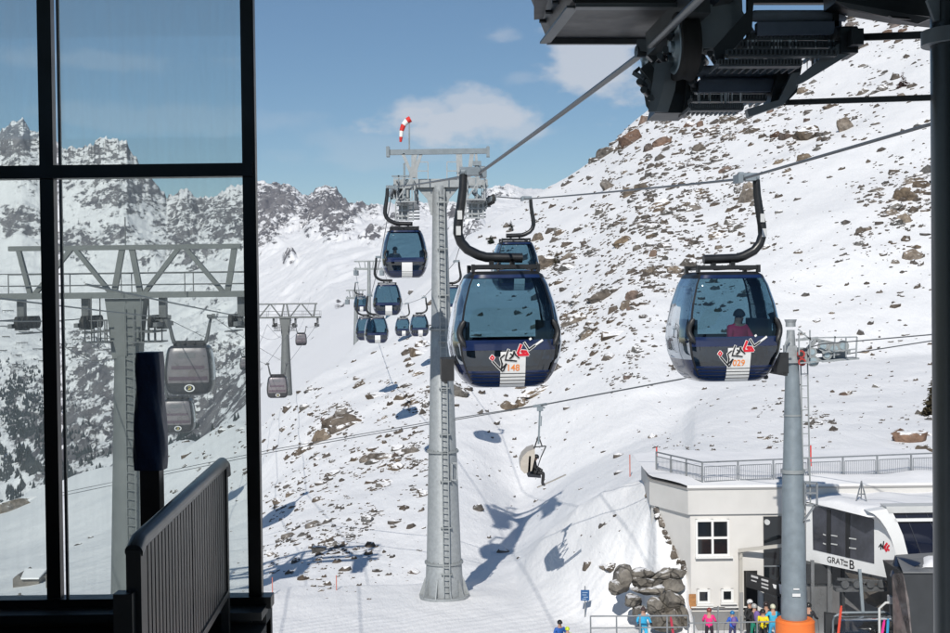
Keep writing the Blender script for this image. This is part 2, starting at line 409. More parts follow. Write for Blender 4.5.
# rock regions: (u, v, wu, wv, strength)
REG = [(18,142,34,26,.55),(60,170,40,30,.35),(105,155,40,20,.3),(20,222,26,14,.6),(70,245,30,22,.5),(115,235,22,12,.6),(130,195,60,20,.45),(205,215,50,24,.55),(180,232,26,30,.5),(190,255,22,14,.6),(235,225,34,30,.6),(275,206,26,24,.95),(312,212,14,22,.85),(335,212,24,26,.9),(255,235,26,18,.6),(358,211,10,8,.7),(372,212,10,8,.4),(375,240,14,10,.5),(397,226,12,10,.4),(415,214,14,10,.5),(440,214,12,10,.5),(500,193,18,6,.3),(470,235,12,20,.4),(458,222,14,14,.4),
 (90,375,36,46,.55),(60,440,60,60,.75),(130,420,50,70,.75),(190,420,46,40,.75),(225,385,30,46,.6),(20,410,24,50,.5),(210,330,26,40,.12),(150,255,22,16,.3),(340,300,5,4,.3),(290,262,6,5,.3)]
rk = np.zeros_like(Uf)-.45
Ul, Vl = Uf, Vf
for (u, v, a, b, s) in REG:
    q, w = LV(u, v); d = np.sqrt(((Ul-q)/a)**2+((Vl-w)/b)**2); rk = np.maximum(rk, -.45+(s+.45)*np.clip(1.35-d, 0, 1)**.6)
rk[Yf < 700] = -.6
rr = ridged(Xf/240+.4*fbm(Xf/90,Yf/90,3), Yf/330, 6, .62)
env = np.clip((Yf-700)/500, 0, 1)*np.clip((YFAR-Yf)/500, .12, 1)
Zf = Zf+env*((rr-.35)*26*(.45+np.clip(rk+.45, 0, 1.2)))+env*fbm(Xf/36, Yf/50, 5, .6)*(3+12*np.clip(rk+.4, 0, 1))
Zf = Zf+np.clip((Yf-600)/300, 0, 1)*fbm(Xf/190+3, Yf/250, 4)*7*np.clip((YFAR-Yf)/500, .1, 1)
Zf = Zf+np.clip((Yf-1400)/800, 0, 1)*((ridged(Xf/44, Yf/70, 4, .6)-.3)*(3.0+9*np.clip(rk+.45, 0, 1))+(ridged(Xf/120+2, Yf/150+5, 4, .6)-.3)*22*np.clip((YFAR+60-Yf)/300, .15, 1)*np.clip(rk+.6, .2, 1))
def mountain_mat():
    m = bpy.data.materials.new('mountain_rock_and_snow'); m.use_nodes = True; n = m.node_tree; b = n.nodes['Principled BSDF']; b.inputs['Roughness'].default_value = .8; b.inputs['Specular IOR Level'].default_value = .15
    g = n.nodes.new('ShaderNodeNewGeometry'); at = n.nodes.new('ShaderNodeAttribute'); at.attribute_name = 'rock'
    sp = n.nodes.new('ShaderNodeSeparateXYZ'); n.links.new(g.outputs['Normal'], sp.inputs[0])
    mp = n.nodes.new('ShaderNodeMapping'); mp.inputs['Scale'].default_value = (1, .5, 1.6); mp.inputs['Rotation'].default_value = (0, .5, 0); n.links.new(g.outputs['Position'], mp.inputs[0])
    x = n.nodes.new('ShaderNodeTexNoise'); x.inputs['Scale'].default_value = .06; x.inputs['Detail'].default_value = 11; x.inputs['Roughness'].default_value = .78; n.links.new(mp.outputs[0], x.inputs['Vector'])
    def M(op, a, b2, c=None):
        k = n.nodes.new('ShaderNodeMath'); k.operation = op
        for i, q in enumerate((a, b2, c)):
            if q is None: continue
            if isinstance(q, (int, float)): k.inputs[i].default_value = q
            else: n.links.new(q, k.inputs[i])
        return k.outputs[0]
    s1 = M('MULTIPLY_ADD', M('SUBTRACT', x.outputs['Fac'], .5), 6.0, at.outputs['Fac'])
    s2 = M('MULTIPLY_ADD', M('SUBTRACT', .82, sp.outputs['Z']), 1.5, s1)
    mr = n.nodes.new('ShaderNodeMapRange'); mr.inputs['From Min'].default_value = .40; mr.inputs['From Max'].default_value = .56; n.links.new(s2, mr.inputs['Value'])
    y = n.nodes.new('ShaderNodeTexNoise'); y.inputs['Scale'].default_value = .05; y.inputs['Detail'].default_value = 8; n.links.new(g.outputs['Position'], y.inputs['Vector'])
    r = n.nodes.new('ShaderNodeValToRGB'); r.color_ramp.elements[0].color = (.09, .09, .105, 1); r.color_ramp.elements[0].position = .3; r.color_ramp.elements[1].color = (.26, .25, .26, 1); r.color_ramp.elements[1].position = .7
    n.links.new(y.outputs['Fac'], r.inputs[0])
    mx = n.nodes.new('ShaderNodeMix'); mx.data_type = 'RGBA'; mx.inputs['A'].default_value = (.78, .785, .80, 1); n.links.new(mr.outputs[0], mx.inputs['Factor']); n.links.new(r.outputs[0], mx.inputs['B'])
    n.links.new(mx.outputs['Result'], b.inputs['Base Color'])
    bp = n.nodes.new('ShaderNodeBump'); bp.inputs['Distance'].default_value = 9; bp.inputs['Strength'].default_value = .7; n.links.new(M('MULTIPLY', x.outputs['Fac'], M('MULTIPLY_ADD', mr.outputs[0], .88, .12)), bp.inputs['Height']); n.links.new(bp.outputs[0], b.inputs['Normal'])
    return m
mt = grid_mesh('mountains', Xf, Yf, Zf, mountain_mat(), {'rock': rk}); tag(mt, kind='structure')
def far_z(x, y):
    # nearest sample of the mountain grid
    up = 475+1300*x/y; i = np.clip(np.searchsorted(fy, y), 1, len(fy)-1); k = np.clip(np.searchsorted(ufar, up), 1, len(ufar)-1)
    return Zf[i, k]
def far_hit(u, v, ymin=600):
    up, vp = LV(u, v); k = int(np.clip(np.searchsorted(ufar, up), 0, len(ufar)-1)); c = vis(Zf[:, k], fy); h = np.nonzero((c <= vp) & (fy > ymin))[0]
    if len(h) == 0: return None
    j = h[0]; return Vector(((up-475)/1300*fy[j], fy[j], Zf[j, k]))
# ================================================================== MATERIALS OF THE LIFTS
STEEL = mat('galvanised_steel', (.30, .32, .33), .5, .25, .14, 6, .002, 60)
STEEL2 = mat('weathered_galvanised_steel', (.27, .29, .295), .5, .25, .16, 2.2)
PAINTG = mat('blue_grey_painted_steel', (.19, .225, .25), .45, .1, .14, 2.5)
BLACK = mat('black_painted_steel', (.012, .013, .015), .38, .0, .2, 5)
BLACKP = mat('black_plastic', (.018, .019, .021), .5, .0, .2, 9)
RUBBER = mat('rubber', (.022, .022, .022), .75, 0, .2, 8)
NAVY = mat('navy_cabin_paint', (.006, .017, .066), .22, .0, .12, 2, coat=.5)
DKGLASS = glass('dark_cabin_glass', (.085, .12, .15), .10)
CABGLASS = glass('blue_tinted_cabin_glass', (.33, .465, .53), .05)
SIDEGLASS = glass('mirrored_side_glass', (.28, .36, .40), .45)
WHITE = mat('white_sticker', (.72, .72, .71), .45, 0, .04, 12)
ORANGE = mat('orange_lettering', (.85, .26, .05), .5)
REDL = mat('red_lettering', (.62, .012, .03), .4)
INKB = mat('black_lettering', (.01, .01, .012), .4)
ROPE = mat('wire_rope_steel', (.17, .175, .18), .45, .6, .3, 40)
SEAT = mat('dark_seat_fabric', (.02, .022, .03), .8, 0, .3, 20)
LGREY = mat('light_grey_paint', (.5, .51, .51), .5, 0, .06, 4)

# ------------------------------------------------------------------ cabins
PT = [(0,.60,.62),(.03,.70,.72),(.12,.80,.80),(.3,.92,.90),(.5,1.0,.98),(.62,1.02,1.0),(.75,.98,.97),(.88,.87,.88),(.96,.76,.80),(1,.62,.70)]
NT = [(0,.74,.80),(.04,.84,.88),(.12,.90,.93),(.3,.96,.97),(.5,1.0,1.0),(.65,1.01,1.0),(.8,.98,.98),(.9,.93,.95),(.97,.84,.9),(1,.7,.8)]
def loft_surface(prof, hw, hd, z0, z1, ex):
    ts = [p[0] for p in prof]
    def S(a, t, push=0.0):
        kx = np.interp(t, ts, [p[1] for p in prof])*hw+push; ky = np.interp(t, ts, [p[2] for p in prof])*hd+push
        c, s = math.cos(a), math.sin(a)
        return Vector((math.copysign(abs(c)**(2/ex), c)*kx, math.copysign(abs(s)**(2/ex), s)*ky, z0+(z1-z0)*t))
    def front(x, t, push=0.0, sgn=-1):
        kx = np.interp(t, ts, [p[1] for p in prof])*hw; ky = np.interp(t, ts, [p[2] for p in prof])*hd
        q = max(0.0, 1-abs(x/kx)**ex)**(1/ex)
        return Vector((x, sgn*(q*ky+push), z0+(z1-z0)*t))
    return S, front
def cabin_shell(root, prof, hw, hd, z0, z1, ex, classes, NA=56, NTt=26):
    """classes(kind, edge 0..1, t) -> part key; returns MBs by key"""
    S, front = loft_surface(prof, hw, hd, z0, z1, ex)
    # angles arranged so that faces on flat sides are even
    angs = [2*math.pi*k/NA for k in range(NA)]
    ts = list(np.linspace(0, 1, NTt+1))
    out = {}
    for j in range(NTt):
        for k in range(NA):
            a0, a1 = angs[k], angs[(k+1) % NA]; am = a0+math.pi/NA; t = (ts[j]+ts[j+1])/2
            c, s = math.cos(am), math.sin(am)
            px = math.copysign(abs(c)**(2/ex), c); py = math.copysign(abs(s)**(2/ex), s)
            if abs(py) > abs(px): kind = 'front' if py < 0 else 'back'; e = abs(px)
            else: kind = 'left' if px < 0 else 'right'; e = abs(py)
            key = classes(kind, e, t)
            mb = out.setdefault(key, MB())
            q = [S(a0, ts[j]), S(a0, ts[j+1]), S(a1, ts[j+1]), S(a1, ts[j])]
            mb.add(q, [(0, 1, 2, 3)], smooth=True)
    return S, front, out
def strip(front, x0, x1, t0, t1, push, nx=6, ny=8, sgn=-1):
    mb = MB(); vs = []
    for j in range(ny+1):
        for i in range(nx+1): vs.append(front(x0+(x1-x0)*i/nx, t0+(t1-t0)*j/ny, push, sgn))
    fs = []
    for j in range(ny):
        for i in range(nx):
            a = j*(nx+1)+i; q = (a, a+nx+1, a+nx+2, a+1); fs.append(q if sgn < 0 else q[::-1])
    return mb.add(vs, fs, True)
# jagged resort lettering: strokes in a slanted frame (x right, y up, metres)
LOGO = [('w','o',[(-.62,-.02),(-.57,.045),(-.52,-.01),(-.56,-.075),(-.62,-.02)]),
        ('k','i',[(-.55,-.12),(-.41,-.27),(-.27,-.41)]), 
        ('k','s',[(-.22,.06),(-.33,-.03),(-.28,-.19),(-.30,-.34),(-.16,-.20),(-.24,-.40)]),
        ('k','c',[(-.10,.21),(-.16,.05),(-.19,-.085),(-.02,-.10),(.13,-.12)]),
        ('k','h',[(-.04,.09),(.03,.03),(-.06,-.045),(.03,.03),(.06,.16),(.10,.06),(.20,-.03)]),
        ('r','g',[(.26,.34),(.17,.12),(.20,.055),(.46,.06),(.40,.155),(.28,.165),(.34,.10)]),
        ('k','l',[(.36,.40),(.49,.20),(.66,.32)])]
def lettering(root, parent, front, x0, t0, H, sc):
    w = MB(); k = MB(); r = MB()
    def pt(p, push): return front(x0+p[0]*sc, t0-p[1]*sc/H, push)
    def stroke(mb, pts, wd, push):
        P2 = []
        for a, b in zip(pts[:-1], pts[1:]):
            d = Vector((b[0]-a[0], b[1]-a[1])); L = d.length
            if L < 1e-5: continue
            d /= L; nrm = Vector((-d.y, d.x))*wd; e = d*wd*.6
            A = (a[0]-e.x, a[1]-e.y); B = (b[0]+e.x, b[1]+e.y); n = 3
            vs = []
            for i in range(n+1):
                f = i/n; q = (A[0]*(1-f)+B[0]*f, A[1]*(1-f)+B[1]*f)
                vs += [pt((q[0]+nrm.x, q[1]+nrm.y), push), pt((q[0]-nrm.x, q[1]-nrm.y), push)]
            mb.add(vs, [(2*i, 2*i+1, 2*i+3, 2*i+2) for i in range(n)])
    lift = 0
    for (c, nm, pts) in LOGO:
        stroke(w, pts, .040 if c != 'r' else .052, .017)
        stroke(r if c in 'rw' else k, pts, .021 if c != 'r' else .036, .022)
    stroke(w, [(.70,.35),(.88,.47)], .03, .018)
    stroke(w, [(.52,.50),(.55,.52)], .03, .018)
    return w, k, r
def text_mesh(s, size, extr=0.0):
    c = bpy.data.curves.new('t', 'FONT'); c.body = s; c.size = size; c.align_x = 'CENTER'; c.align_y = 'CENTER'; c.extrude = extr; c.offset = size*.012
    o = bpy.data.objects.new('t', c); col.objects.link(o); dg = bpy.context.evaluated_depsgraph_get(); me = bpy.data.meshes.new_from_object(o.evaluated_get(dg))
    vs = [v.co.copy() for v in me.vertices]; fs = [tuple(p.vertices) for p in me.polygons]
    bpy.data.objects.remove(o); bpy.data.curves.remove(c); bpy.data.meshes.remove(me); return vs, fs

def gondola(label, side, number=None, detail=True, hang=None):
    root = thing('gondola_cabin', (0, 0, 0), label, 'gondola', group='blue gondolas hanging on the cable way')
    hw, hd, z0, z1 = 1.04, .90, -1.87, -4.05; H = z0-z1
    bands = {}
    def cls(kind, e, t):
        if t < .035: return 'roof'
        if kind in ('front', 'back'):
            if .06 < t < .585 and e < .82: return kind+'_window'
            if e > .82 and t < .95: return 'corner_post'
            if e > .90: return 'corner_post'
            if t <= .075: return 'body'
            if .68 < t < .845: return kind+'_lower_window'
            return 'body'
        else:
            if e > .86: return 'corner_post'
            if .06 < t < .80 and .04 < e < .86: return kind+'_window'
            if t > .9: return 'body'
            return 'body' if t > .8 else 'corner_post'
    S, front, parts = cabin_shell(root, PT, hw, hd, z0, z1, 5.0, cls, NA=64, NTt=34)
    mt = {'roof': BLACK, 'corner_post': BLACK, 'body': NAVY}
    names = {'front_window': 'window', 'back_window': 'window', 'left_window': 'door_window', 'right_window': 'door_window', 'front_lower_window': 'lower_window', 'back_lower_window': 'lower_window', 'corner_post': 'corner_frame'}
    for k, mb in parts.items():
        m = mt.get(k) or (CABGLASS if k in ('front_window', 'back_window') else SIDEGLASS if k in ('left_window', 'right_window') else DKGLASS)
        if k == 'roof': mb.add([S(2*math.pi*i/64, 0) for i in range(64)], [tuple(range(64))])
        if k == 'body': mb.add([S(2*math.pi*i/64, 1) for i in range(64)], [tuple(range(64))[::-1]])
        for pc in islands(mb): pc.build(names.get(k, k), m, root, local=True)
    # floor and benches inside
    fl = MB(); fl.box((0, 0, -3.78), (1.5, 1.45, .06)); fl.build('floor', BLACKP, root)
    for sx in (-1, 1):
        b = MB(); b.box((sx*.56, 0, -3.33), (.40, 1.45, .07)); b.box((sx*.76, 0, -3.05), (.07, 1.4, .46)); b.build('bench', SEAT, root)
    # rounded edge bumpers at the widest part of the corner posts
    for sx in (-1, 1):
        bm = MB()
        pts = [front(sx*(.82+.1*math.sin(math.pi*i/8))*hw*.97, .42+.22*i/8, .035) for i in range(9)]
        bm.tube(pts, [.02]+[.055]*7+[.02], 8)
        bm.build('bumper', BLACKP, root)
    # white panel with cabin number and resort lettering
    st = strip(front, -.17, .30, .69, .995, .010); so_ = st.build('number_panel', WHITE, root)
    ln = MB()
    for t in (.875, .905, .935, .965): 
        q = strip(front, -.88*hw*.9, .88*hw*.9, t, t+.006, .014, 12, 1); ln.add(q.v, q.f)
    ln.build('trim_lines', BLACKP, root)
    if detail:
        w, k, r = lettering(root, None, front, .04, .735, H, .65)
        lo = w.build('logo', WHITE, root); k.build('logo_letters', INKB, lo); [pc.build('logo_red_letter', REDL, lo, local=True) for pc in islands(r)]
        if number:
            vs, fs = text_mesh(number, .17); tb = MB(); tb.add([front(.065+v.x, .83-v.y/H, .018) for v in vs], fs); tb.build('cabin_number', ORANGE, so_)
        sk = MB()     # ski rack on the door side
        sk.box((side*1.12, -.32, -3.72), (.24, .20, .42)); sk.box((side*1.10, .25, -3.72), (.22, .20, .42)); sk.bar((side*1.16, -.5, -3.95), (side*1.16, .5, -3.95), .05); sk.build('ski_rack', BLACKP, root)
    # carrying frame on the roof
    fr = MB()
    for y in (-.42, .42): fr.box((0, y, -1.78), (1.30, .09, .075)); 
    for x in (-.55, .0, .55): fr.box((x, 0, -1.805), (.07, .9, .05))
    for x in (-.62, .62):
        for y in (-.42, .42): fr.box((x, y, -1.81), (.06, .12, .15))
    for x in (-.18, .22): fr.box((x*side, 0, -1.70), (.09, .12, .18))
    fr.build('roof_carrier', BLACK, root)
    # bowed hanger and grip
    hg = MB(); s = side
    pts = [(s*.74, 0, .0), (s*.755, 0, -.3), (s*.80, 0, -.62), (s*.85, 0, -.92), (s*.86, 0, -1.12), (s*.80, 0, -1.30), (s*.68, 0, -1.44), (s*.47, 0, -1.545), (s*.32, 0, -1.59), (s*.0, 0, -1.60), (-s*.38, 0, -1.61)]
    pp = []
    for i in range(len(pts)-1):
        for f in (0, .5): pp.append(Vector(pts[i]).lerp(Vector(pts[i+1]), f))
    pp.append(Vector(pts[-1]))
    hg.tube(pp, [.078+.016*min(1, i/6) for i in range(len(pp))], 8); ho = hg.build('hanger', BLACK, root)
    if detail:
        for q_ in ((s*.83, -.105, -.78), (s*.86, -.112, -1.08)): lb = MB(); lb.box(q_, (.09, .02, .17)); lb.build('warning_label', LGREY, ho)
    gp = MB(); x0 = s*.74
    gp.box((x0-s*.22, 0, .04), (.34, .28, .12)); gp.box((x0-s*.38, 0, .02), (.10, .36, .17)); gp.tube([(x0+s*.05, 0, .05), (x0-s*.30, 0, .05)], .07, 10); gp.cyl((x0-s*.12, .10, .10), (1, 0, 0), .055, .36); gp.cyl((x0-s*.36, -.12, .10), (1, 0, 0), .05, .10)
    gp.bar((x0-s*.05, -.12, .02), (x0-s*.05, .12, .12), .06)
    gp.build('grip', PAINTG, root)
    return root
GRIPX = .44    # the rope runs this far off the cabin's middle, on the hanger side
def hang_at(u, v, y, side, yaw):
    g = P(u, v, y); M = Matrix.Translation(g) @ Matrix.Rotation(yaw, 4, 'Z') @ Matrix.Translation((-side*GRIPX, 0, 0)); return g, M
def set_thing(root, M):
    root.matrix_world = M
    def rec(o):
        WM[o.name] = M
        for c in o.children: rec(c)
    rec(root)
proto_l = gondola('', -1, '148'); proto_r = gondola('', 1, '029')
simple_l = gondola('', -1, None, False); simple_r = gondola('', 1, None, False)
yl = math.atan(.1025); yr = math.atan(.118)
GP = {'L': [], 'R': []}
def put(kind, root, u, v, y, side, yaw, label, cp=True, dz=0):
    g, M = hang_at(u, v, y, side, yaw)
    if cp: o = copy_thing(root, M, label)
    else: set_thing(root, M); o = root; o['label'] = label
    GP[kind].append(g); return o, M
_ = put('L', proto_l, 479, 174.5, 25, -1, yl, 'large blue gondola numbered 148 in the middle, right in front of the tall steel tower', False)
_ = put('R', proto_r, 742, 180.0, 26.5, 1, yr, 'large blue gondola numbered 029 with a passenger in a dark red jacket inside', False)
_ = put('L', simple_l, 394, 188.5, 59, -1, yl, 'blue gondola with one passenger just left of the tall steel tower head', False)
_ = put('R', simple_r, 524, 199.5, 58, 1, yr, 'blue gondola half hidden behind the roof of the gondola numbered 148', False)
g148, g411 = GP['L']; g029, g513 = GP['R']; M148 = proto_l.matrix_world.copy(); M029 = WM[proto_r.name]; M411 = WM[simple_l.name]
put('L', simple_l, 380.5, 258, 92, -1, yl, 'blue gondola hanging below and left of the one with a passenger')
put('L', simple_l, 371, 296, 112, -1, yl, 'small blue gondola at the lower left of the distant cluster')
put('L', simple_l, 361, 299, 128, -1, yl, 'small blue gondola half hidden behind the lower left one of the cluster')
put('L', simple_l, 357.5, 283, 185, -1, yl, 'tiny dark gondola leftmost, beside the distant tower post')
put('R', simple_r, 455, 262, 98, 1, yr, 'blue gondola peeping out between the tower post and gondola 148')
put('R', simple_r, 423, 298, 138, 1, yr, 'small blue gondola at the right end of the distant cluster')
put('R', simple_r, 406, 304, 165, 1, yr, 'small blue gondola second from the right in the distant cluster')
put('R', simple_r, 393.5, 303, 205, 1, yr, 'tiny light gondola hanging highest in the gap of the distant cluster')

# ------------------------------------------------------------------ the tall gondola tower
D1 = 65.0
def Q(u, v, y=D1): return P(u, v, y)
base = Q(444.5, 603); base.z = float(near_z(base.x, base.y))-.1
top = Q(437.5, 186)
tw = thing('gondola_tower', base, 'tall round steel gondola tower with ladder and a wide cross arm, in the middle', 'lift tower', group='towers of the blue gondola lift')
HT = top.z-base.z
def tx(v): return base.lerp(Vector((top.x, base.y, top.z)), min(1, max(0, (603-v)/(603-186))))
mb = MB()
secs = [(603, .98), (566, .89), (565, .87), (453, .71), (452, .69), (330, .52), (329, .50), (186, .33)]
mb.tube([Vector((base.x+0*k, base.y, base.z+HT*(603-v)/(417))) for k, (v, r) in enumerate(secs)], [r for v, r in secs], 28)
mb.build('post', STEEL, tw)
def zat(v): return base.z+HT*(603-v)/417
fl = MB()
for v, r in ((565, .92), (453, .76), (330, .55)):
    fl.cyl((base.x, base.y, zat(v)), (0, 0, 1), r+.05, .10, 28)
    for k in range(20): a = k*2*math.pi/20; fl.cyl((base.x+math.cos(a)*(r-.02), base.y+math.sin(a)*(r-.02), zat(v)+.07), (0, 0, 1), .025, .08, 6)
fl.build('flange', STEEL2, tw)
ft = MB(); ft.cyl((base.x, base.y, base.z+.12), (0, 0, 1), 1.25, .3, 20)
for k in range(10):
    a = k*2*math.pi/10; d = Vector((math.cos(a), math.sin(a), 0)); c = Vector((base.x, base.y, base.z+.2))
    ft.prism([c+d*.9, c+d*1.28, c+d*.95+Vector((0, 0, .95))], d.cross(Vector((0, 0, 1)))*.05)
ft.build('foot', STEEL, tw)
def ladder(mb, a, b, w, side=Vector((1, 0, 0)), step=.3, r=.022):
    a, b = Vector(a), Vector(b); mb.bar(a-side*w/2, b-side*w/2, .05, .04); mb.bar(a+side*w/2, b+side*w/2, .05, .04)
    n = int((b-a).length/step)
    for i in range(1, n): q = a.lerp(b, i/n); mb.bar(q-side*w/2, q+side*w/2, .035, .035)
lad = MB()
for i in range(len(secs)-1): pass
ladder(lad, (base.x+.16, base.y-1.08, base.z+.3), (base.x+.10, base.y-.46, top.z-.2), .30)
for k in range(9): 
    f = (k+.5)/9; lad.bar((base.x+.15, base.y-1.08+.60*f, base.z+.3+(top.z-base.z)*f), (base.x+.15, base.y-.3, base.z+.3+(top.z-base.z)*f), .55, .05)
lad.build('ladder', STEEL2, tw)
pf = MB()   # rest platform frame on the right of the post
for (u0, v0, u1, v1) in ((452,463,452,480),(457,463,457,480),(452,463,457,463),(452,480,457,480)): pf.bar(Q(u0, v0, 64.3), Q(u1, v1, 64.3), .07)
pf.build('rest_platform', STEEL, tw)
# cross arm
ar = MB()
c = Q(438, 190)
ar.box(Q(437, 183.5), (4.2, .5, .42)); 
ar.prism([Q(411, 181), Q(466, 179), Q(449, 199), Q(445, 215), Q(431, 215), Q(427, 199)], (0, .3, 0))
ar.box(Q(404, 186), (.95, 1.6, .30)); ar.box(Q(478, 184), (.95, 1.6, .30))
ar.build('cross_arm', STEEL, tw)
bt = MB()   # upper gantry beam
bt.bar(Q(387.5, 152.5), Q(488.5, 151), .22, .26)
for u in (388, 488): bt.box(Q(u, 152), (.16, .5, .5)); bt.bar(Q(u, 153), Q(u, 146), .05)
bt.build('gantry_beam', PAINTG, tw)
gl = MB()
for (u0, v0, u1, v1, w) in ((403,154,413,178,.22),(416,154,410,178,.18),(421,154,413,178,.12),(414,178,414,154,.26),(459,154,460,180,.30),(472,154,468,182,.2),(476,154,478,182,.12)):
    gl.bar(Q(u0, v0), Q(u1, v1), w, .16)
gl.parts('gantry_leg', STEEL, tw)
for (ua, ub) in ((417, 428), (447, 458)):     # hand rails above the walkways
    for y in (64.3, 65.7):
        gr = MB()
        for u in (ua, ub): gr.bar(Q(u, 181, y), Q(u, 162, y), .05)
        for v in (162, 171): gr.bar(Q(ua, v, y), Q(ub, v, y), .045)
        gr.build('walkway_railing', STEEL, tw)
for (ua, ub) in ((394, 412), (468, 486)):
    for y in (63.2, 66.8):
        gr = MB()
        for u in (ua, (ua+ub)/2, ub): gr.bar(Q(u, 200, y), Q(u, 178, y), .05)
        for v in (178, 188, 199): gr.bar(Q(ua, v, y), Q(ub, v, y), .045)
        gr.build('walkway_railing', STEEL, tw)
for (u, v) in ((408, 205), (476, 203)):
    wk = MB()
    c = Q(u, v); wk.box(c, (.95, 5.0, .07))
    for y in (-2.2, -1.1, 0, 1.1, 2.2): 
        for sx in (-.42, .42): wk.bar(c+Vector((sx, y, 0)), c+Vector((sx, y, 1.0)), .045)
    for z in (.5, 1.0):
        for sx in (-.42, .42): wk.bar(c+Vector((sx, -2.5, z)), c+Vector((sx, 2.5, z)), .04)
    wk.bar(c+Vector((0, -.6, 0)), c+Vector((0, -.6, 1.2)), .14); wk.bar(c+Vector((0, .6, 0)), c+Vector((0, .6, 1.2)), .14)
    for zz in (-.15, -.4, -.65, -.85): wk.bar(c+Vector((-.5, -1.9, zz)), c+Vector((.34, -1.9, zz)), .05, .07); wk.bar(c+Vector((-.3, 1.9, zz*.7)), c+Vector((.5, 1.9, zz*.7)), .05, .07)
    for xx in (-.5, -.2, .1, .34): wk.bar(c+Vector((xx, -1.9, -.9)), c+Vector((xx, -1.9, 0)), .06)
    wk.box(c+Vector((-.15, -1.5, -.5)), (.42, .5, .7)); wk.bar(c+Vector((-.45, -2.2, .05)), c+Vector((.4, -2.2, 1.3)), .06)
    wk.build('maintenance_walkway', STEEL, tw)
def battery(root, c, dirv, n, sp, r, ms, mw, w=.12, slope=0.0):
    """row of rope wheels along dirv, tops at height of c"""
    d = Vector(dirv).normalized(); ax = d.cross(Vector((0, 0, 1))).normalized()
    bb = MB(); L = (n-1)*sp
    for k in (-1, 1): bb.bar(c-d*(L/2+.1)+ax*k*(w*.5+.06)-Vector((0, 0, r+.02)), c+d*(L/2+.1)+ax*k*(w*.5+.06)-Vector((0, 0, r+.02)), .04, .22)
    bb.bar(c-Vector((0, 0, r+.3)), c-Vector((0, 0, r)), .2, .3); bo = bb.build('wheel_beam', ms, root)
    for i in range(n):
        q = c+d*(i*sp-L/2)-Vector((0, 0, r+.03)); wl = MB(); wl.cyl(q, ax, r, w, 18, mi=0); wl.cyl(q, ax, r*.62, w+.03, 14, mi=1); wl.build('rope_wheel', [mw, ms], bo)
Lt = Q(393, 187); Rt = Q(488.5, 196.5)
battery(tw, Lt, (-.108, 1, 0), 8, .52, .23, PAINTG, RUBBER); battery(tw, Rt, (-.116, 1, 0), 8, .52, .23, PAINTG, RUBBER)
for (c_, sgn) in ((Lt, 1), (Rt, -1)):
    hb = MB(); hb.box(c_+Vector((.30*sgn, 0, -.45)), (.34, 1.0, .34)); hb.box(c_+Vector((.55*sgn, 0, -.9)), (.2, .8, .5))
    for yy in (-1.3, -.45, .45, 1.3):
        hb.bar(c_+Vector((.1*sgn, yy, -.5)), c_+Vector((.75*sgn, yy*.6, -1.0)), .07); hb.bar(c_+Vector((.1*sgn, yy, -.4)), c_+Vector((.8*sgn, yy*.6, .25)), .08)
    hb.bar(c_+Vector((.62*sgn, -.8, -1.2)), c_+Vector((.62*sgn, -.8, 1.1)), .10); hb.bar(c_+Vector((.34*sgn, -.9, .5)), c_+Vector((.34*sgn, -.9, -.8)), .07); hb.bar(c_+Vector((.0, -.9, .45)), c_+Vector((.9*sgn, -.9, .45)), .07)
    hb.build('sheave_bracket', PAINTG, tw)
lmp = MB(); lmp.box(Q(477, 163.5), (.42, .3, .22)); lmp.bar(Q(470, 173), Q(477, 165), .07); lmp.bar(Q(483, 171), Q(477, 165), .07); lmp.build('lifting_hook', PAINTG, tw)
# antenna mast with wind sock
ma = MB(); ma.bar(Q(409.3, 154), Q(409.3, 117), .075); ma.build('sock_mast', PAINTG, tw)
ws = MB()
wp = [Q(410.5, 119), Q(407, 121), Q(403.5, 125), Q(401.5, 131), Q(401, 137), Q(400.6, 142)]
wr = [.16, .15, .13, .11, .09, .06]
RW, = (mat('red_cloth', (.58, .03, .025), .8),); WC = mat('white_cloth', (.75, .74, .72), .8)
for i in range(5):
    ws.tube([wp[i], wp[i].lerp(wp[i+1], .5), wp[i+1]], [wr[i], (wr[i]+wr[i+1])/2, wr[i+1]], 12, False, mi=i % 2)
sock = topmesh(ws, 'wind_sock', [RW, WC], 'red and white striped wind sock drooping from a mast on the tower head', 'wind sock', wp[0])

# ------------------------------------------------------------------ ropes
def rope(pts, r, label, sag=0.0, n=24, name='steel_rope', grp=None, m=None):
    pp = []
    for i in range(len(pts)-1):
        L = (pts[i+1]-pts[i]).length
        for k in range(n):
            f = k/n; q = pts[i].lerp(pts[i+1], f); q.z -= sag*L*L*f*(1-f)*4; pp.append(q)
    pp.append(pts[-1]); mb = MB(); mb.tube(pp, r, 8); return topmesh(mb, name, m or ROPE, label, 'cable', pts[0], grp)
def up(v, dz): return v+Vector((0, 0, dz))
sL = P(646, 51, 11.2); behindL = P(760, -60, 7.0)
rope([behindL, sL, P(560, 115, 16), g148+Vector((0, 0, .02)), Lt+Vector((0, 0, .02)), GP['L'][2], GP['L'][3], GP['L'][4], GP['L'][5], P(355, 268, 221)], .029, 'thick grey haul rope rising from the tower to the dark wheels at the top', 0.00003)
rope([P(1010, 92, 15.5), P(930, 124.5, 17.8), g029+Vector((0, 0, .02)), g513+Vector((0, 0, .02)), Rt+Vector((0, 0, .02)), P(459, 249, 79), GP['R'][2], GP['R'][3], GP['R'][4], GP['R'][5], P(383, 267, 221)], .027, 'grey haul rope running from the right of gondola 029 to the tall tower', 0.00003)

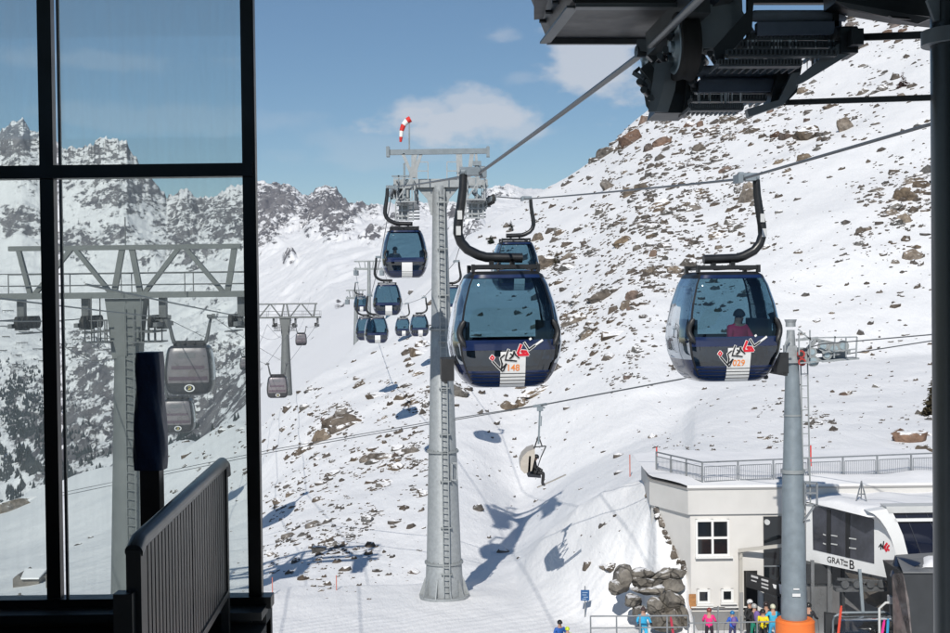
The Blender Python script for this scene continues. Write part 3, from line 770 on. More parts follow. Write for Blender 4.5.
# ------------------------------------------------------------------ distant towers of the same lift
def small_tower(u, vtop, y, vbase, hw_px, label):
    b = P(u, vbase, y); t = P(u, vtop, y); s = y/1300.0
    o = thing('gondola_tower', b, label, 'lift tower', group='towers of the blue gondola lift')
    m = MB(); m.tube([b, t], [2.6*s, 1.5*s], 14); m.build('post', STEEL2, o)
    a = MB(); a.bar(P(u-hw_px, vtop+8, y), P(u+hw_px, vtop+8, y), 1.6*s, 2.2*s); a.bar(P(u-hw_px, vtop+.5, y), P(u+hw_px, vtop, y), 1.4*s)
    for k in (-.7, -.3, .3, .7): a.bar(P(u+k*hw_px, vtop, y), P(u+k*hw_px*.8, vtop+8, y), 1.0*s)
    a.build('cross_arm', STEEL2, o)
    for sx in (-1, 1):
        w = MB()
        c = P(u+sx*hw_px*.86, vtop+12, y); w.box(c, (3.5*s, 3.5, 5*s)); w.bar(c+Vector((0, 0, 0)), P(u+sx*hw_px*.86, vtop+6, y), .8*s); w.build('sheave_bracket', PAINTG, o)
    return o
small_tower(369, 261, 221, 352, 15, 'distant gondola tower with two cross bars behind the cluster of cabins')
small_tower(356, 290, 330, 345, 10, 'farthest small gondola tower at the left edge of the cabin cluster')
# ================================================================== HEAD GEAR AT THE TOP RIGHT (shaded by the station roof)
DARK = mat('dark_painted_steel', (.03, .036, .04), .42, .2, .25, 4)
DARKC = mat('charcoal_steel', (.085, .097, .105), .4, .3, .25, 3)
RIMG = mat('grey_wheel_rim', (.30, .38, .42), .4, .3, .15, 8)
SNOWB = mat('snow_remains', (.60, .62, .65), .6, 0, .05, 6, .01, 12)
ICE = mat('ice', (.75, .80, .85), .15, 0)
YS_ = 10.5
def T(u, v, y=YS_): return P(u, v, y)
hg = thing('rope_head_gear', T(700, 60), 'dark station steelwork with rope wheels and grated steps at the top right', 'lift machinery')
# box girder at the left: side web, bottom plate and a dark hollow behind
b = MB()
zu = T(640, 3, 10.3).z
def TZ(u, v, z): q = P(u, v, 10.0); return q*(z/q.z)
A, B_, C_, D_ = TZ(575,3,zu), TZ(722,3,zu), TZ(655,39.5,zu), TZ(547,39.5,zu)
b.prism([A, B_, C_, D_], (0, 0, .05)); b.prism([D_, C_, C_+Vector((0, .04, 0)), D_+Vector((0, .04, 0))], (0, 0, .6))
E_, F_ = TZ(566,-60,zu), TZ(534,-60,zu+.02); G_ = TZ(534, 18, zu+.12)
b.prism([TZ(534,-30,zu+.1), TZ(534,20,zu+.1), TZ(543,19,zu+.1), TZ(556,-30,zu+.1)], (0, 0, .05))
b.prism([A, D_, D_+Vector((0, .05, .02)), A+Vector((-.02, 0, .02))], (-.14, 0, .36))
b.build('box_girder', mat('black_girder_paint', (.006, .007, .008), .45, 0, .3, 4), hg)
b = MB(); b.bar(A+Vector((-.02,0,-.03)), D_+Vector((-.02,0,-.03)), .09, .02); b.bar(D_+Vector((0,0,-.02)), C_+Vector((0,0,-.02)), .05, .05); b.bar(A+Vector((0,0,-.03)), B_+Vector((0,0,-.03)), .12, .03)
for f in (.1,.35,.6,.85): q = A.lerp(D_, f)+Vector((-.07,0,.12)); b.cyl(q, (1,0,0), .018, .06, 8)
b.build('girder_flange', DARKC, hg)
# big rope wheels, seen nearly edge-on
def wheel(u, v, y, r, w, yaw, nm='rope_wheel'):
    c = T(u, v, y); ax = Vector((math.cos(yaw), math.sin(yaw), 0)); t = ax.cross(Vector((0, 0, 1)))
    m = MB(); n = 36
    prof = [(-w*.5, r*.78), (-w*.5, r*.97), (-w*.42, r), (-w*.2, r*.965), (0, r*.93), (w*.2, r*.965), (w*.42, r), (w*.5, r*.97), (w*.5, r*.78)]
    vs = []
    for k in range(n):
        a = 2*math.pi*k/n
        for (o, q) in prof: vs.append(c+ax*o+(t*math.cos(a)+Vector((0, 0, 1))*math.sin(a))*q)
    L = len(prof); fs = []
    for k in range(n):
        for i in range(L-1): a = k*L+i; e = ((k+1) % n)*L+i; fs.append((a, e, e+1, a+1))
    m.add(vs, fs, True); wo_ = m.build(nm, RUBBER, hg)
    for sgn in (-1, 1):
        q = MB(); vs = []; fs = []; pr = [(.5, .80), (.54, .79), (.54, .70), (.36, .64), (.36, .34), (.56, .28), (.56, .0)]
        for k in range(n):
            a = 2*math.pi*k/n
            for (o, f) in pr: vs.append(c+ax*o*w*sgn+(t*math.cos(a)+Vector((0, 0, 1))*math.sin(a))*max(f*r, .001))
        L = len(pr)
        for k in range(n):
            for i in range(L-1): a = k*L+i; e = ((k+1) % n)*L+i; fs.append((a, e, e+1, a+1))
        q.add(vs, fs, True); q.cyl(c+ax*sgn*w*.6, ax, .045, .05, 8); q.build('rim', RIMG, wo_)
    return wo_
wheel(684, 47, 10.3, .27, .15, R(6)); wheel(667, 42, 10.9, .155, .10, R(6)); wheel(651, 57, 11.3, .155, .10, R(6)); wheel(657, 49, 11.2, .13, .08, R(6))
b = MB()    # side plates and housings hanging under the wheels
b.prism([T(655,64,10.4),T(667,62,10.4),T(663,90,10.4),T(656,112,10.4),T(648,112,10.4)], (.10, .03, 0))
b.prism([T(640,70,11.0),T(652,62,11.0),T(650,112,11.0),T(646,106,11.0)], (.05, .03, 0)); b.parts('side_plate', PAINTG, hg)
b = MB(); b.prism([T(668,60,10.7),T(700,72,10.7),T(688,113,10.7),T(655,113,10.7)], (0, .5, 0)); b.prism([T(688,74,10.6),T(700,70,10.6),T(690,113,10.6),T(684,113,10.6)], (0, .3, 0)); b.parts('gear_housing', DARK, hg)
b = MB(); b.bar(T(650,60,11), T(668,42,11), .09); b.bar(T(655,45,11), T(700,0,10), .16, .2); b.bar(T(690,20,10.6), T(745,-30,10), .12, .2)
b.bar(T(640,68,11.1), T(634,73,11.1), .03); b.bar(T(634,73,11.1), T(645,80,11), .035); b.bar(T(640,46,11.1), T(654,46,11), .10); b.cyl(T(645,52,11.1), (1, .2, 0), .05, .16, 12)
b.bar(T(644,66,11), T(655,80,11), .09); b.bar(T(700,25,10.3), T(707,50,10.3), .05); b.bar(T(703,30,10.3), T(712,44,10.3), .045); b.bar(T(697,72,10.3), T(702,62,10.3), .05)
for (u, v) in ((642,84),(646,92),(653,100),(672,40),(662,58),(668,52),(693,84),(712,56),(716,62),(704,60)): b.cyl(T(u, v, 10.5), (.3, 1, 0), .028, .25, 8)
b.build('rope_guide', DARKC, hg)
b = MB(); b.box(T(712,30,10.4), (.26, .3, .34)); b.box(T(712,47,10.5), (.20, .2, .10)); b.bar(T(706,10,10.4), T(706,50,10.4), .06, .12); b.bar(T(733,0,10.4), T(735,50,10.4), .12); b.bar(T(724,-10,10.4), T(752,36,10.4), .06)
b.prism([T(722,-20,10.3),T(735,-20,10.3),T(734,30,10.3),T(728,26,10.3)], (0, .06, 0)); b.build('bracket', PAINTG, hg)
# stepped catwalks
def catwalk(u0, u1, v0, y, bars, tray, lab=None):
    m = MB()
    m.bar(T(u0, v0, y), T(u1, v0, y), .12, .06)
    for i, (a, b2, v, yy_) in enumerate(bars): m.bar(T(a, v, yy_), T(b2, v-.4, yy_), .10, .055)
    for (a, b2, v, yy_) in bars:
        for u in np.linspace(a, b2, 26): m.cyl(T(u, v-1.8, yy_-.06), (0, 0, 1), .012, .03, 5)
        for u in np.linspace(a, b2, 12): m.bar(T(u, v, yy_)-Vector((0, .05, 0)), T(u, v, yy_)+Vector((0, .35, 0)), .012, .03)
    m.build('grated_step', DARKC, hg)
    a, b2, va, vb = tray
    t = MB(); t.prism([T(a, vb, y), T(b2, vb, y), T(b2+5, va, y), T(a-2, va, y)][::-1], (0, .05, 0)); t.bar(T(a-4, vb+3, y-.05), T(b2+8, vb+2, y-.05), .10, .10); t.build('tray', mat('blue_grey_tray', (.22, .27, .37), .5, 0, .2, 3), hg)
    s = MB()
    for k in range(9):
        f = (k+.5)/9; q = T(a+(b2-a)*f, va+1.5, y-.03); r = .10+.02*math.sin(k*2.1)
        s.tube([q+Vector((-.14, 0, -.01)), q+Vector((-.07, 0, .02)), q+Vector((.07, 0, .02)), q+Vector((.14, 0, -.01))], [.02, .045, .045, .02], 8)
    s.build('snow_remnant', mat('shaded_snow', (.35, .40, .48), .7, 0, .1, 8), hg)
catwalk(748, 842, 38, 10.2, [(748,842,38,10.2),(742,838,46,10.0),(727,835,54,9.8),(718,800,64,9.6)], (760,832,17,27))
catwalk(700, 768, 91, 10.6, [(692,768,90,10.6),(692,765,99,10.4),(690,742,108,10.2)], (702,775,72,84))
b = MB()
b.prism([T(748,-5,10.1),T(754,-5,10.1),T(752,30,10.1),T(748,36,10.1)], (0, .08, 0)); b.prism([T(832,-5,10.1),T(838,-5,10.1),T(840,36,10.1),T(836,40,10.1)], (0, .08, 0))
b.prism([T(750,8,9.9),T(714,48,9.9),T(716,60,9.9),T(724,60,9.9),T(752,28,9.9)], (0, .05, 0))
b.prism([T(748,-8,10.3),T(836,-8,10.3),T(836,3,10.3),T(748,3,10.3)], (0, .08, 0))
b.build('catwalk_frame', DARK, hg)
b = MB()
b.prism([T(852,42,9.9),T(843,40,9.9),T(800,76,9.9),T(799,84,9.9),T(806,81,9.9),T(852,53,9.9)], (0, .10, 0))
b.prism([T(801,72,10.3),T(792,73,10.3),T(779,100,10.3),T(747,109,10.3),T(749,117,10.3),T(783,105,10.3),T(797,88,10.3)], (0, .10, 0)); b.parts('diagonal_strut', PAINTG, hg)
b = MB(); b.prism([T(779,70,10.4),T(802,66,10.4),T(797,92,10.4),T(786,103,10.4),T(770,104,10.4)], (0, .3, 0)); b.box(T(844,44,10.0), (.13, .3, .19)); b.box(T(851,41,9.9), (.09, .35, .12)); b.cyl(T(846,33,9.9), (1, 0, 0), .05, .16, 10); b.parts('strut_joint', DARK, hg)
b = MB()
rr_ = random.Random(3)
for k in range(60):
    u = rr_.uniform(695, 835); v = 93 if u < 745 else 66 if u < 800 else 58
    if u > 745: v = rr_.choice((40, 56)); 
    L = rr_.uniform(.04, .15); q = T(u, v, 10.3 if v == 93 else 9.95); b.tube([q, q-Vector((0, 0, L))], [.007, .001], 5)
b.build('icicles', ICE, hg)['kind'] = 'stuff'
# upper arm reaching to the column
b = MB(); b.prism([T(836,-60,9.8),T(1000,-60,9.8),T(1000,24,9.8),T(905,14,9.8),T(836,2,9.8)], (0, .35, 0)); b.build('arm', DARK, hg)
b = MB(); b.prism([T(836,1,9.75),T(905,13.5,9.75),T(932,18,9.75),T(918,24,9.75),T(848,8,9.75)], (0, .05, .0)); b.build('arm_bottom_flange', mat('grey_flange', (.11, .115, .12), .4, .2, .15, 4), hg)
b = MB(); b.prism([T(889,15.5,9.7),T(908,17,9.7),T(912,19.5,9.7),T(893,18,9.7)], (0, .04, 0)); b.build('slot', BLACK, hg)
for (u_, v_, y_) in ((560,-30,10.2),(700,-20,10.4),(742,-10,10.25),(834,-10,10.25),(900,-55,10.0)):
    q_ = T(u_, v_, y_); b = MB(); b.bar(q_, (q_.x, q_.y, 4.42), .12, .12, up=(0, 1, 0)); b.build('hanging_post', DARK, hg)
# column and tie bars
pc = MB(); pb = T(966, 300, 9.0); 
n_ = 28; rc = .232
pc.tube([Vector((T(966, 300, 9.2).x, 9.2, -6)), Vector((T(966, 300, 9.2).x, 9.2, 4.4))], rc, n_)
cn = thing('steel_column', (T(966,300,9.2).x, 9.2, -6), 'thick dark round steel column standing along the right edge', 'column')
pc.build('shaft', mat('dark_blue_grey_column_paint', (.04, .052, .06), .3, .1, .2, 1.2), cn)
b = MB(); b.prism([T(927,0,9.1),T(950,-10,9.1),T(960,20,9.1),T(935,21,9.1)], (0, .04, 0)); b.cyl((pb.x+.03, 9.2, T(950,38,9.2).z), (0, 0, 1), rc+.02, .10, 28); b.build('collar', PAINTG, cn)
b = MB()
b.bar(T(848,38,10.2), T(938,34.5,9.3), .05, .052); b.build('tie_bar', DARK, hg)
b = MB(); b.bar(T(775,103,10.6), T(938,97.5,9.3), .042, .042); b.build('tie_bar', DARK, hg)

# ================================================================== THE STATION HALL WE LOOK OUT OF
IN_D = mat('black_window_frame', (.012, .013, .013), .35, .1, .2, 6)
PLAST = mat('dark_interior_wall', (.05, .05, .048), .85, 0, .15, 1.5)
CONC = mat('dark_concrete_floor', (.06, .06, .058), .8, 0, .2, 2, .002, 30)
sh = thing('station_hall', (-4, 0, -2.0), 'dark station hall with a black framed window on the left', 'building')
YW = 8.0
def WQ(u, v, y=YW): return P(u, v, y)
zs_ = WQ(130, 605).z; zt = 3.6
b = MB(); b.box((0, 2.5, 4.55), (22, 17, .3)); b.build('roof', PLAST, sh)  # unseen slab, sized to keep the sun off window frames and head gear
b = MB(); b.box((0, -6.15, .35), (22, .3, 4.7)); b.build('unseen_back_wall', PLAST, sh)  # added out of view to darken the hall; gap above lets fill light in
b = MB(); b.box((-11.15, 0.95, 1.2), (.3, 14.5, 6.4)); b.build('unseen_side_wall', PLAST, sh)  # also added out of view, to keep the interior dark
xr = WQ(266.5, 600).x
b = MB(); b.box(((-11+xr)/2, 1.0, -2.12), (xr+11, 14.3, .2)); b.box(((xr+11)/2+.01, .2, -2.12), (11-xr, 12.4, .2)); b.build('floor', CONC, sh)
# wall under the window, wall beyond the window's left end, lintel
b = MB(); b.box(((-11+xr)/2, YW+.1, (-8+zs_)/2-.03), (xr+11, .24, zs_+8)); b.build('window_wall', PLAST, sh)
fr = MB(); mw = .098
def vbar(ut, vt_, ub, vb_, w, d=.07, m=fr):
    a = WQ(ut, vt_); c = WQ(ub, vb_); m.bar((c.x, YW, zs_), (c.x+(a.x-c.x)*0, YW, zt), w, d, up=(0, 1, 0))
for (ut, ub, w) in ((50, 59.5, .085), (251, 259.5, .080)):
    vbar(ut, 0, (ut+ub)/2+1, 600, w)
x1 = WQ(56, 300).x; x2 = WQ(256, 300).x
for k in (1, 2, 3): 
    xk = x1-k*(x2-x1); fr.bar((xk, YW, zs_), (xk, YW, zt), .1, .12, up=(0, 1, 0))
zt1 = WQ(150, 171.5).z
fr.box(((x2+x1-3*(x2-x1))/2, YW-.002, zt1), (4*(x2-x1), .11, .080))
fr.box(((x2+x1-3*(x2-x1))/2+.03, YW-.003, zs_+.02), (4*(x2-x1)+.09, .13, .07)); fr.box(((x2+x1-3*(x2-x1))/2, YW, zt+.3), (4*(x2-x1)+.1, .12, .7))
wf = fr.build('window_frame', IN_D, sh)
gb = MB()
for xx in (x1+.047,): gb.bar((xx, YW-.02, zs_+.05), (xx, YW-.02, zt1-.045), .016, .02, up=(0, 1, 0)); gb.bar((xx, YW-.02, zt1+.045), (xx, YW-.02, zt), .016, .02, up=(0, 1, 0))
gb.build('glazing_bead', mat('brushed_bead', (.16, .165, .165), .4, .5, .1, 8), wf)
PANE = glass('dusty_window_glass', (.92, .95, .935), .03, dirt=.065, dirtcol=(.86, .90, .88))
for k in range(4):
    xa = x2-(k+1)*(x2-x1); xb = xa+(x2-x1)
    for (za, zb) in ((zs_, zt1), (zt1, zt)):
        p_ = MB(); p_.box(((xa+xb)/2, YW+.01, (za+zb)/2), (xb-xa-.08, .012, zb-za-.05)); p_.build('pane', PANE, wf)
b = MB(); b.box(((-11+xr)/2+0.01, YW-.13, zs_-.02), (xr+11, .24, .05)); b.build('window_sill', mat('dark_sill', (.03, .033, .033), .5, 0, .2, 3), sh)
b = MB(); b.bar(WQ(247, 598, YW-.05)-Vector((0, 0, .0)), (WQ(247, 598).x, YW-.05, -2.0), .08, .03); b.build('side_rail', mat('grey_profile', (.07, .075, .075), .5, .3, .2, 3), sh)
for (u, v) in ((161, 563),): pass
# ------------------------------------------------------------------ railing with vertical bars
RG = mat('dark_grey_rail_paint', (.06, .063, .063), .35, .2, .15, 6)
n0 = P(135, 541, 5.2); f0 = P(224, 464, 7.74)
zh = (n0.z+f0.z)/2; n0.z = zh; f0.z = zh
rl = thing('railing', (n0.x, n0.y, -2.0), 'dark metal railing with slim vertical bars and a round handrail, in front of the window', 'railing')
b = MB(); b.tube([n0+Vector((0, -.02, -.03)), n0+Vector((0, .05, 0)), f0+Vector((0, -.06, 0)), f0+Vector((0, 0, -.02)), f0+Vector((0, .02, -.08))], .037, 14); b.build('handrail', mat('worn_handrail', (.15, .15, .145), .32, .5, .12, 8), rl)
for (q, w, zb) in ((n0, .06, -2.02), (f0+Vector((0, -.02, 0)), .045, -2.02)):
    b = MB(); b.bar((q.x, q.y, zb), (q.x, q.y, zh-.02), w, w, up=(0, 1, 0)); b.build('post', RG, rl)
md = n0.lerp(f0, .52); b = MB(); b.bar((md.x, md.y, -1.86), (md.x, md.y, zh-.02), .028, .028, up=(0, 1, 0)); b.build('post', RG, rl)
zb = P(226, 594, 7.7).z
b = MB(); b.bar((n0.x, n0.y, zb), (f0.x, f0.y, zb), .04, .04); b.build('bottom_rail', RG, rl)
nb = 32
for k in range(1, nb):
    q = n0.lerp(f0, k/nb); b = MB(); b.bar((q.x, q.y, zb), (q.x, q.y, zh-.03), .018, .044, up=(0, 1, 0)); b.build('baluster', RG, rl)
b = MB(); q = n0+Vector((-.03, -.05, 0)); b.bar((q.x, q.y, -2.02), (q.x, q.y, P(130, 592, 5.15).z), .075, .075, up=(0, 1, 0)); b.build('post_shoe', RG, rl)
# ------------------------------------------------------------------ post wrapped in a blue pad
pc0 = P(152, 480, 6.6)
pp_ = thing('padded_post', (pc0.x, pc0.y, -2.0), 'black post wrapped at the top in a dark navy blue padded cover', 'post')
b = MB(); b.bar((pc0.x, pc0.y, -2.02), (pc0.x, pc0.y, P(150, 365, 6.6).z), .098, .098, up=(0, 1, 0)); b.build('post', BLACK, pp_)
zt_ = P(150, 352, 6.6).z; zb_ = P(150, 469, 6.6).z; b = MB(); vs = []; fs = []; nn = 40; rows = 26
for j in range(rows+1):
    f = j/rows; z = zb_+(zt_-zb_)*f
    w = .069+.006*math.sin(f*7)+.006*(1-f)-.010*max(0, (f-.82)/.18)**1.5
    for k in range(nn):
        a = 2*math.pi*k/nn; c, s = math.cos(a), math.sin(a); e = 3.6
        fold = 1+.05*math.sin(3*a+f*5+1)*math.sin(f*9+a)+.02*math.sin(9*a+f*14)
        vs.append((pc0.x-.004*(1-f)+math.copysign(abs(c)**(2/e), c)*w*fold, pc0.y+math.copysign(abs(s)**(2/e), s)*w*fold, z))
for j in range(rows):
    for k in range(nn): a = j*nn+k; d = j*nn+(k+1) % nn; fs.append((a, d, d+nn, a+nn))
b.add(vs, fs, True); b.add(vs[-nn:], [tuple(range(nn))]); b.build('pad_cover', mat('navy_vinyl', (.010, .028, .085), .42, 0, .2, 7, .004, 40), pp_)
# ================================================================== BUILDING AND CHAIRLIFT STATION
YB = 58.0
def B(u, v, y=YB): return P(u, v, y)
PLASTER = mat('cream_plaster', (.61, .595, .57), .85, 0, .08, .5, .004, 25)
PLASTER2 = mat('pale_parapet', (.56, .55, .53), .85, 0, .09, .5, .004, 25)
CONC2 = mat('concrete_plinth', (.20, .20, .20), .85, 0, .15, 1.2)
WFR = mat('white_window_frame', (.72, .72, .70), .5)
BGLASS = mat('dark_window_glass', (.012, .015, .018), .06, 0, spec=.6)
SNOWC = mat('roof_snow', (.80, .80, .81), .65, 0, .02, 1, .03, 2)
RAILM = mat('grey_rail_steel', (.22, .235, .25), .5, .4, .12, 5)
DKPANEL = mat('anthracite_panel', (.035, .038, .042), .5, .1, .15, 1.5)
SILVER = mat('brushed_silver_panel', (.34, .35, .36), .3, .7, .12, 1.3)
WHITEP = mat('white_station_shell', (.74, .75, .75), .35, 0, .04, .9)
WOOD = mat('orange_wood', (.36, .17, .06), .6, 0, .3, 14)
gz = GROUND_Z
xL = B(688, 500).x; xR = B(1000, 500).x
z_t = B(740, 489).z; z_pb = B(740, 514).z
bk = Vector((B(650, 483, 60.9).x, 60.9, 0))
bd = thing('lift_building', (xL+5, YB+2, gz), 'cream plastered two storey building with a snowy roof terrace at the lower right', 'building')
b = MB()
foot = [(xL+.12, YB+.12), (xR, YB+.12), (xR, 68), (bk.x+.6, 68), (bk.x+.06, bk.y+.1)]
b.prism([(x, y, gz-.5) for x, y in foot], (0, 0, z_pb-gz+.5-.02)); b.build('wall', PLASTER, bd)
b = MB(); f2 = [(xL, YB), (xR, YB), (xR, 68.05), (bk.x+.5, 68.05), (bk.x-.03, bk.y)]
b.prism([(x, y, z_pb) for x, y in f2], (0, 0, z_t-z_pb)); b.build('parapet', PLASTER2, bd)
b = MB(); f3 = [(xL-.05, YB-.05), (xR, YB-.05), (xR, 68), (bk.x+.45, 68), (bk.x-.06, bk.y)]
b.prism([(x, y, z_t) for x, y in f3], (0, 0, .07)); b.build('parapet_cap', mat('cap_sheet', (.35, .34, .33), .5, .3), bd)
b = MB()      # terrace snow, softly uneven
nx, ny = 70, 18; vs = []; 
for j in range(ny+1):
    for i in range(nx+1):
        fx, fy2 = i/nx, j/ny; y = YB+.05+(67.5-YB)*fy2
        x0 = xL+.05 if y < YB else xL+(bk.x-xL)*min(1, (y-YB)/(bk.y-YB)); x = x0+(xR-x0)*fx
        e = min(1, fy2*6, fx*14+.45); h = .10+e*(.20+.07*math.sin(x*1.3)+.06*mnoise.noise(Vector((x*.7, y*.7, 0))))+.35*max(0, fy2-.45)
        vs.append((x, y, z_t+.07+h))
fs = [(j*(nx+1)+i, j*(nx+1)+i+1, (j+1)*(nx+1)+i+1, (j+1)*(nx+1)+i) for j in range(ny) for i in range(nx)]
b.add(vs, fs, True)
for i in range(nx):                                   # front lip
    a, c = Vector(vs[i]), Vector(vs[i+1]); b.add([(a.x, a.y-.0, z_t+.07), (c.x, c.y, z_t+.07), c, a], [(0, 1, 2, 3)], True)
b.build('terrace_snow', SNOWC, bd)
b = MB(); b.box(((xL+xR)/2+.1, YB+.05, gz+.32), (xR-xL, .16, 1.0)); b.build('plinth', CONC2, bd)
def window(u0, v0, u1, v1, nx=1, ny=1, fw=.09, parent=bd, y=YB+.12):
    a, c = B(u0, v1, y), B(u1, v0, y); fr = MB(); w, h = c.x-a.x, c.z-a.z; cx, cz = (a.x+c.x)/2, (a.z+c.z)/2
    for k in range(nx+1): fr.box((a.x+w*k/nx, y-.03, cz), (fw, .12, h+fw))
    for k in range(ny+1): fr.box((cx, y-.033, a.z+h*k/ny), (w+fw, .125, fw))
    fo = fr.build('window', WFR, parent)
    for i in range(nx):
        for j in range(ny):
            p = MB(); p.box((a.x+w*(i+.5)/nx, y-.01, a.z+h*(j+.5)/ny), (w/nx-fw*.6, .03, h/ny-fw*.6)); p.build('pane', BGLASS, fo)
    s = MB(); s.box((cx+.05, y-.09, a.z-fw*.9), (w+fw*2.4, .22, .07)); s.build('sill', WFR, fo)
    return fo
window(696.5, 520, 728, 555, 2, 2, .10); window(698, 590, 708.5, 602, 1, 1, .11); window(722, 589.5, 732, 600.5, 1, 1, .11)
b = MB(); b.box(B(765, 566, YB+.13)+Vector((.0, 0, 0)), (1.0, .04, 0.01))
a, c = B(764, 620, YB+.1), B(786, 516, YB+.1)
b = MB(); b.box(((a.x+c.x)/2, YB+.08, (a.z+c.z)/2), (c.x-a.x, .10, c.z-a.z)); gz_ = b.build('stair_glazing', BGLASS, bd)
b = MB(); b.box(((a.x+c.x)/2, YB+.015, B(774, 566).z), (c.x-a.x+.02, .04, .06)); b.box((B(780.5, 560).x, YB+.015, (B(780, 548).z+gz)/2), (.06, .04, B(780, 548).z-gz)); b.build('mullion', RAILM, gz_)
q = B(767, 522, YB-.05); b = MB(); b.cyl(q, (0, 1, 0), .12, .16, 14); b.bar(q, q+Vector((0, .2, .1)), .05); b.build('wall_lamp', LGREY, bd)
a, c = B(744.5, 640, YB+.1), B(757, 570.5, YB+.1); b = MB(); b.box(((a.x+c.x)/2, YB+.09, (a.z+c.z)/2), (c.x-a.x, .09, c.z-a.z)); b.build('doorway', mat('dark_doorway', (.012, .012, .012), .9), bd)  # black slab standing in for the shade inside the opening
b = MB()      # pipe frame of the porch
for p0, p1 in (((740.5, 552), (740.5, 628)), ((738.5, 550.5), (790, 544.5)), ((740.5, 551.5), (740.5, 560))): b.bar(B(*p0, YB-.1), B(*p1, YB-.1 if p1[0] < 760 else YB-.9), .16, .14)
b.build('porch_frame', mat('beige_frame', (.42, .40, .36), .6), bd)
b = MB(); b.bar(B(741, 592, YB-.12), B(741, 630, YB-.12), .14, .3); b.build('porch_panel', mat('grey_panel', (.28, .28, .28), .6), bd)
b = MB(); b.bar(B(689, 514.5, YB+.0)+Vector((0, .1, 0)), B(790, 512.5, YB)+Vector((0, .1, 0)), .02, .05); b.build('parapet_shade_strip', mat('painted_parapet_shade', (.3, .29, .28), .7), bd)  # dark strip that paints the shade under the parapet band
for u in (700, 722): 
    b = MB(); b.box(B(u+8, 607, YB-.03), (1.5, .08, .05)); b.build('snow_guard_rail', WFR, bd)
# wooden notice board
a, c = B(687.7, 608.5, YB+.05), B(694.5, 594, YB+.05)
b = MB(); b.box(((a.x+c.x)/2+.06, YB+.05, (a.z+c.z)/2), (c.x-a.x, .06, c.z-a.z)); nbd = topmesh(b, 'notice_board', WOOD, 'orange brown wooden board fixed low on the left end of the cream wall', 'board')
# black banner
SIGNW = mat('sign_white', (.62, .62, .62), .5)
bb = thing('banner', B(766, 590, YB-.6), 'black slanting banner with pale rows of writing beside the doorway', 'banner')
A0, A1 = B(746.5, 571.5, YB-.9), B(786, 583, YB-1.6); d = (A1-A0)
hB = (A0.z-B(746.5, 587, YB-.9).z)
b = MB(); b.prism([A0, A1, A1-Vector((0, 0, hB*1.0)), A0-Vector((0, 0, hB))], (0, .05, 0)); b.build('board', mat('black_banner', (.012, .012, .013), .5, 0, .2, 4), bb)
b = MB(); rr_ = random.Random(5)
for (f0, f1, g0, g1, n) in ((.12,.30,.12,.26,1),(.12,.26,.42,.50,1),(.38,.56,.15,.28,1),(.38,.56,.42,.52,1),(.38,.56,.64,.74,1),(.66,.76,.3,.55,0),(.82,.94,.18,.8,0)):
    steps = max(1, int((f1-f0)*40)) if n else 1
    for k in range(steps):
        x0, x1 = f0+(f1-f0)*k/steps, f0+(f1-f0)*(k+.65)/steps
        if not n: x1 = f1
        q = [A0+d*x0-Vector((0, .012, hB*g0)), A0+d*x1-Vector((0, .012, hB*g0)), A0+d*(x1-.01*(not n))-Vector((0, .012, hB*g1)), A0+d*(x0+.03*(not n))-Vector((0, .012, hB*g1))]
        b.prism(q, (0, .01, 0))
b.parts('writing', SIGNW, bb)
# terrace railing
tr = thing('terrace_railing', (xL, YB+.3, z_t), 'grey steel railing with thin bars along the snowy roof terrace', 'railing')
def rail_run(p0, p1, n, root, h, nb=14, m=RAILM):
    p0, p1 = Vector(p0), Vector(p1)
    b = MB(); b.bar(p0+Vector((0, 0, h)), p1+Vector((0, 0, h)), .06, .06); b.build('top_rail', m, root)
    for i in range(n):
        q0, q1 = p0.lerp(p1, i/n), p0.lerp(p1, (i+1)/n)
        if i == 0 or True: b = MB(); b.bar(q0-Vector((0, 0, .1)), q0+Vector((0, 0, h)), .07, .07); b.build('post', m, root)
        a, c = q0.lerp(q1, .06), q0.lerp(q1, .94); b = MB()
        for z in (h*.80, h*.14): b.bar(a+Vector((0, 0, z)), c+Vector((0, 0, z)), .035, .035)
        for f in (0, 1): q = a.lerp(c, f); b.bar(q+Vector((0, 0, h*.14)), q+Vector((0, 0, h*.8)), .03, .03)
        for k in range(1, nb): q = a.lerp(c, k/nb); b.bar(q+Vector((0, 0, h*.14)), q+Vector((0, 0, h*.8)), .014, .014)
        b.build('bar_panel', m, root)
c0 = B(656.5, 487.0, 62.5); c1 = B(702.5, 487.5, 58.5); zr0 = z_t+.15
c0.z = c1.z = zr0; c2 = B(945, 487, 60.5); c2.z = zr0+.05
rail_run(c0, c1, 3, tr, 1.0, 11); rail_run(c1, c2, 7, tr, 1.0, 18)
b = MB(); b.bar(c2-Vector((0, 0, .1)), c2+Vector((0, 0, 1.0)), .07); b.build('post', RAILM, tr)
# ---------------------------------------------------------------- chairlift station
yf, yn = 57.6, 53.6
st = thing('chairlift_station', (18, 55, gz), 'white chairlift station with big dark windows, a rounded nose and black GRAT B lettering', 'lift station')
SX0 = P(806, 530, yf).x; SX1 = P(891, 540, yn).x; SK = (SX1-SX0)/(yf-yn)
def side(u, v, y=None):            # point on the slanting side wall
    q = P(u, v, 1.0); k = q.x; y = (SX0+yf*SK)/(k+SK); return P(u, v, y)
nrm = (side(891, 560)-side(806, 560)).cross(Vector((0, 0, 1))).normalized()
if nrm.y < 0: nrm = -nrm
side_poly = [(806,503),(868,512),(874,514.5),(880,520),(886,528),(891,538),(895,550),(897,578.5),(891,578.5),(806,560.5)]
b = MB(); b.prism([side(u, v) for u, v in side_poly], nrm*.25); b.build('side_shell', WHITEP, st)
gp_ = [(812.5,505.5),(866,513.2),(874,519.5),(874.3,563.5),(813.3,549.5)]
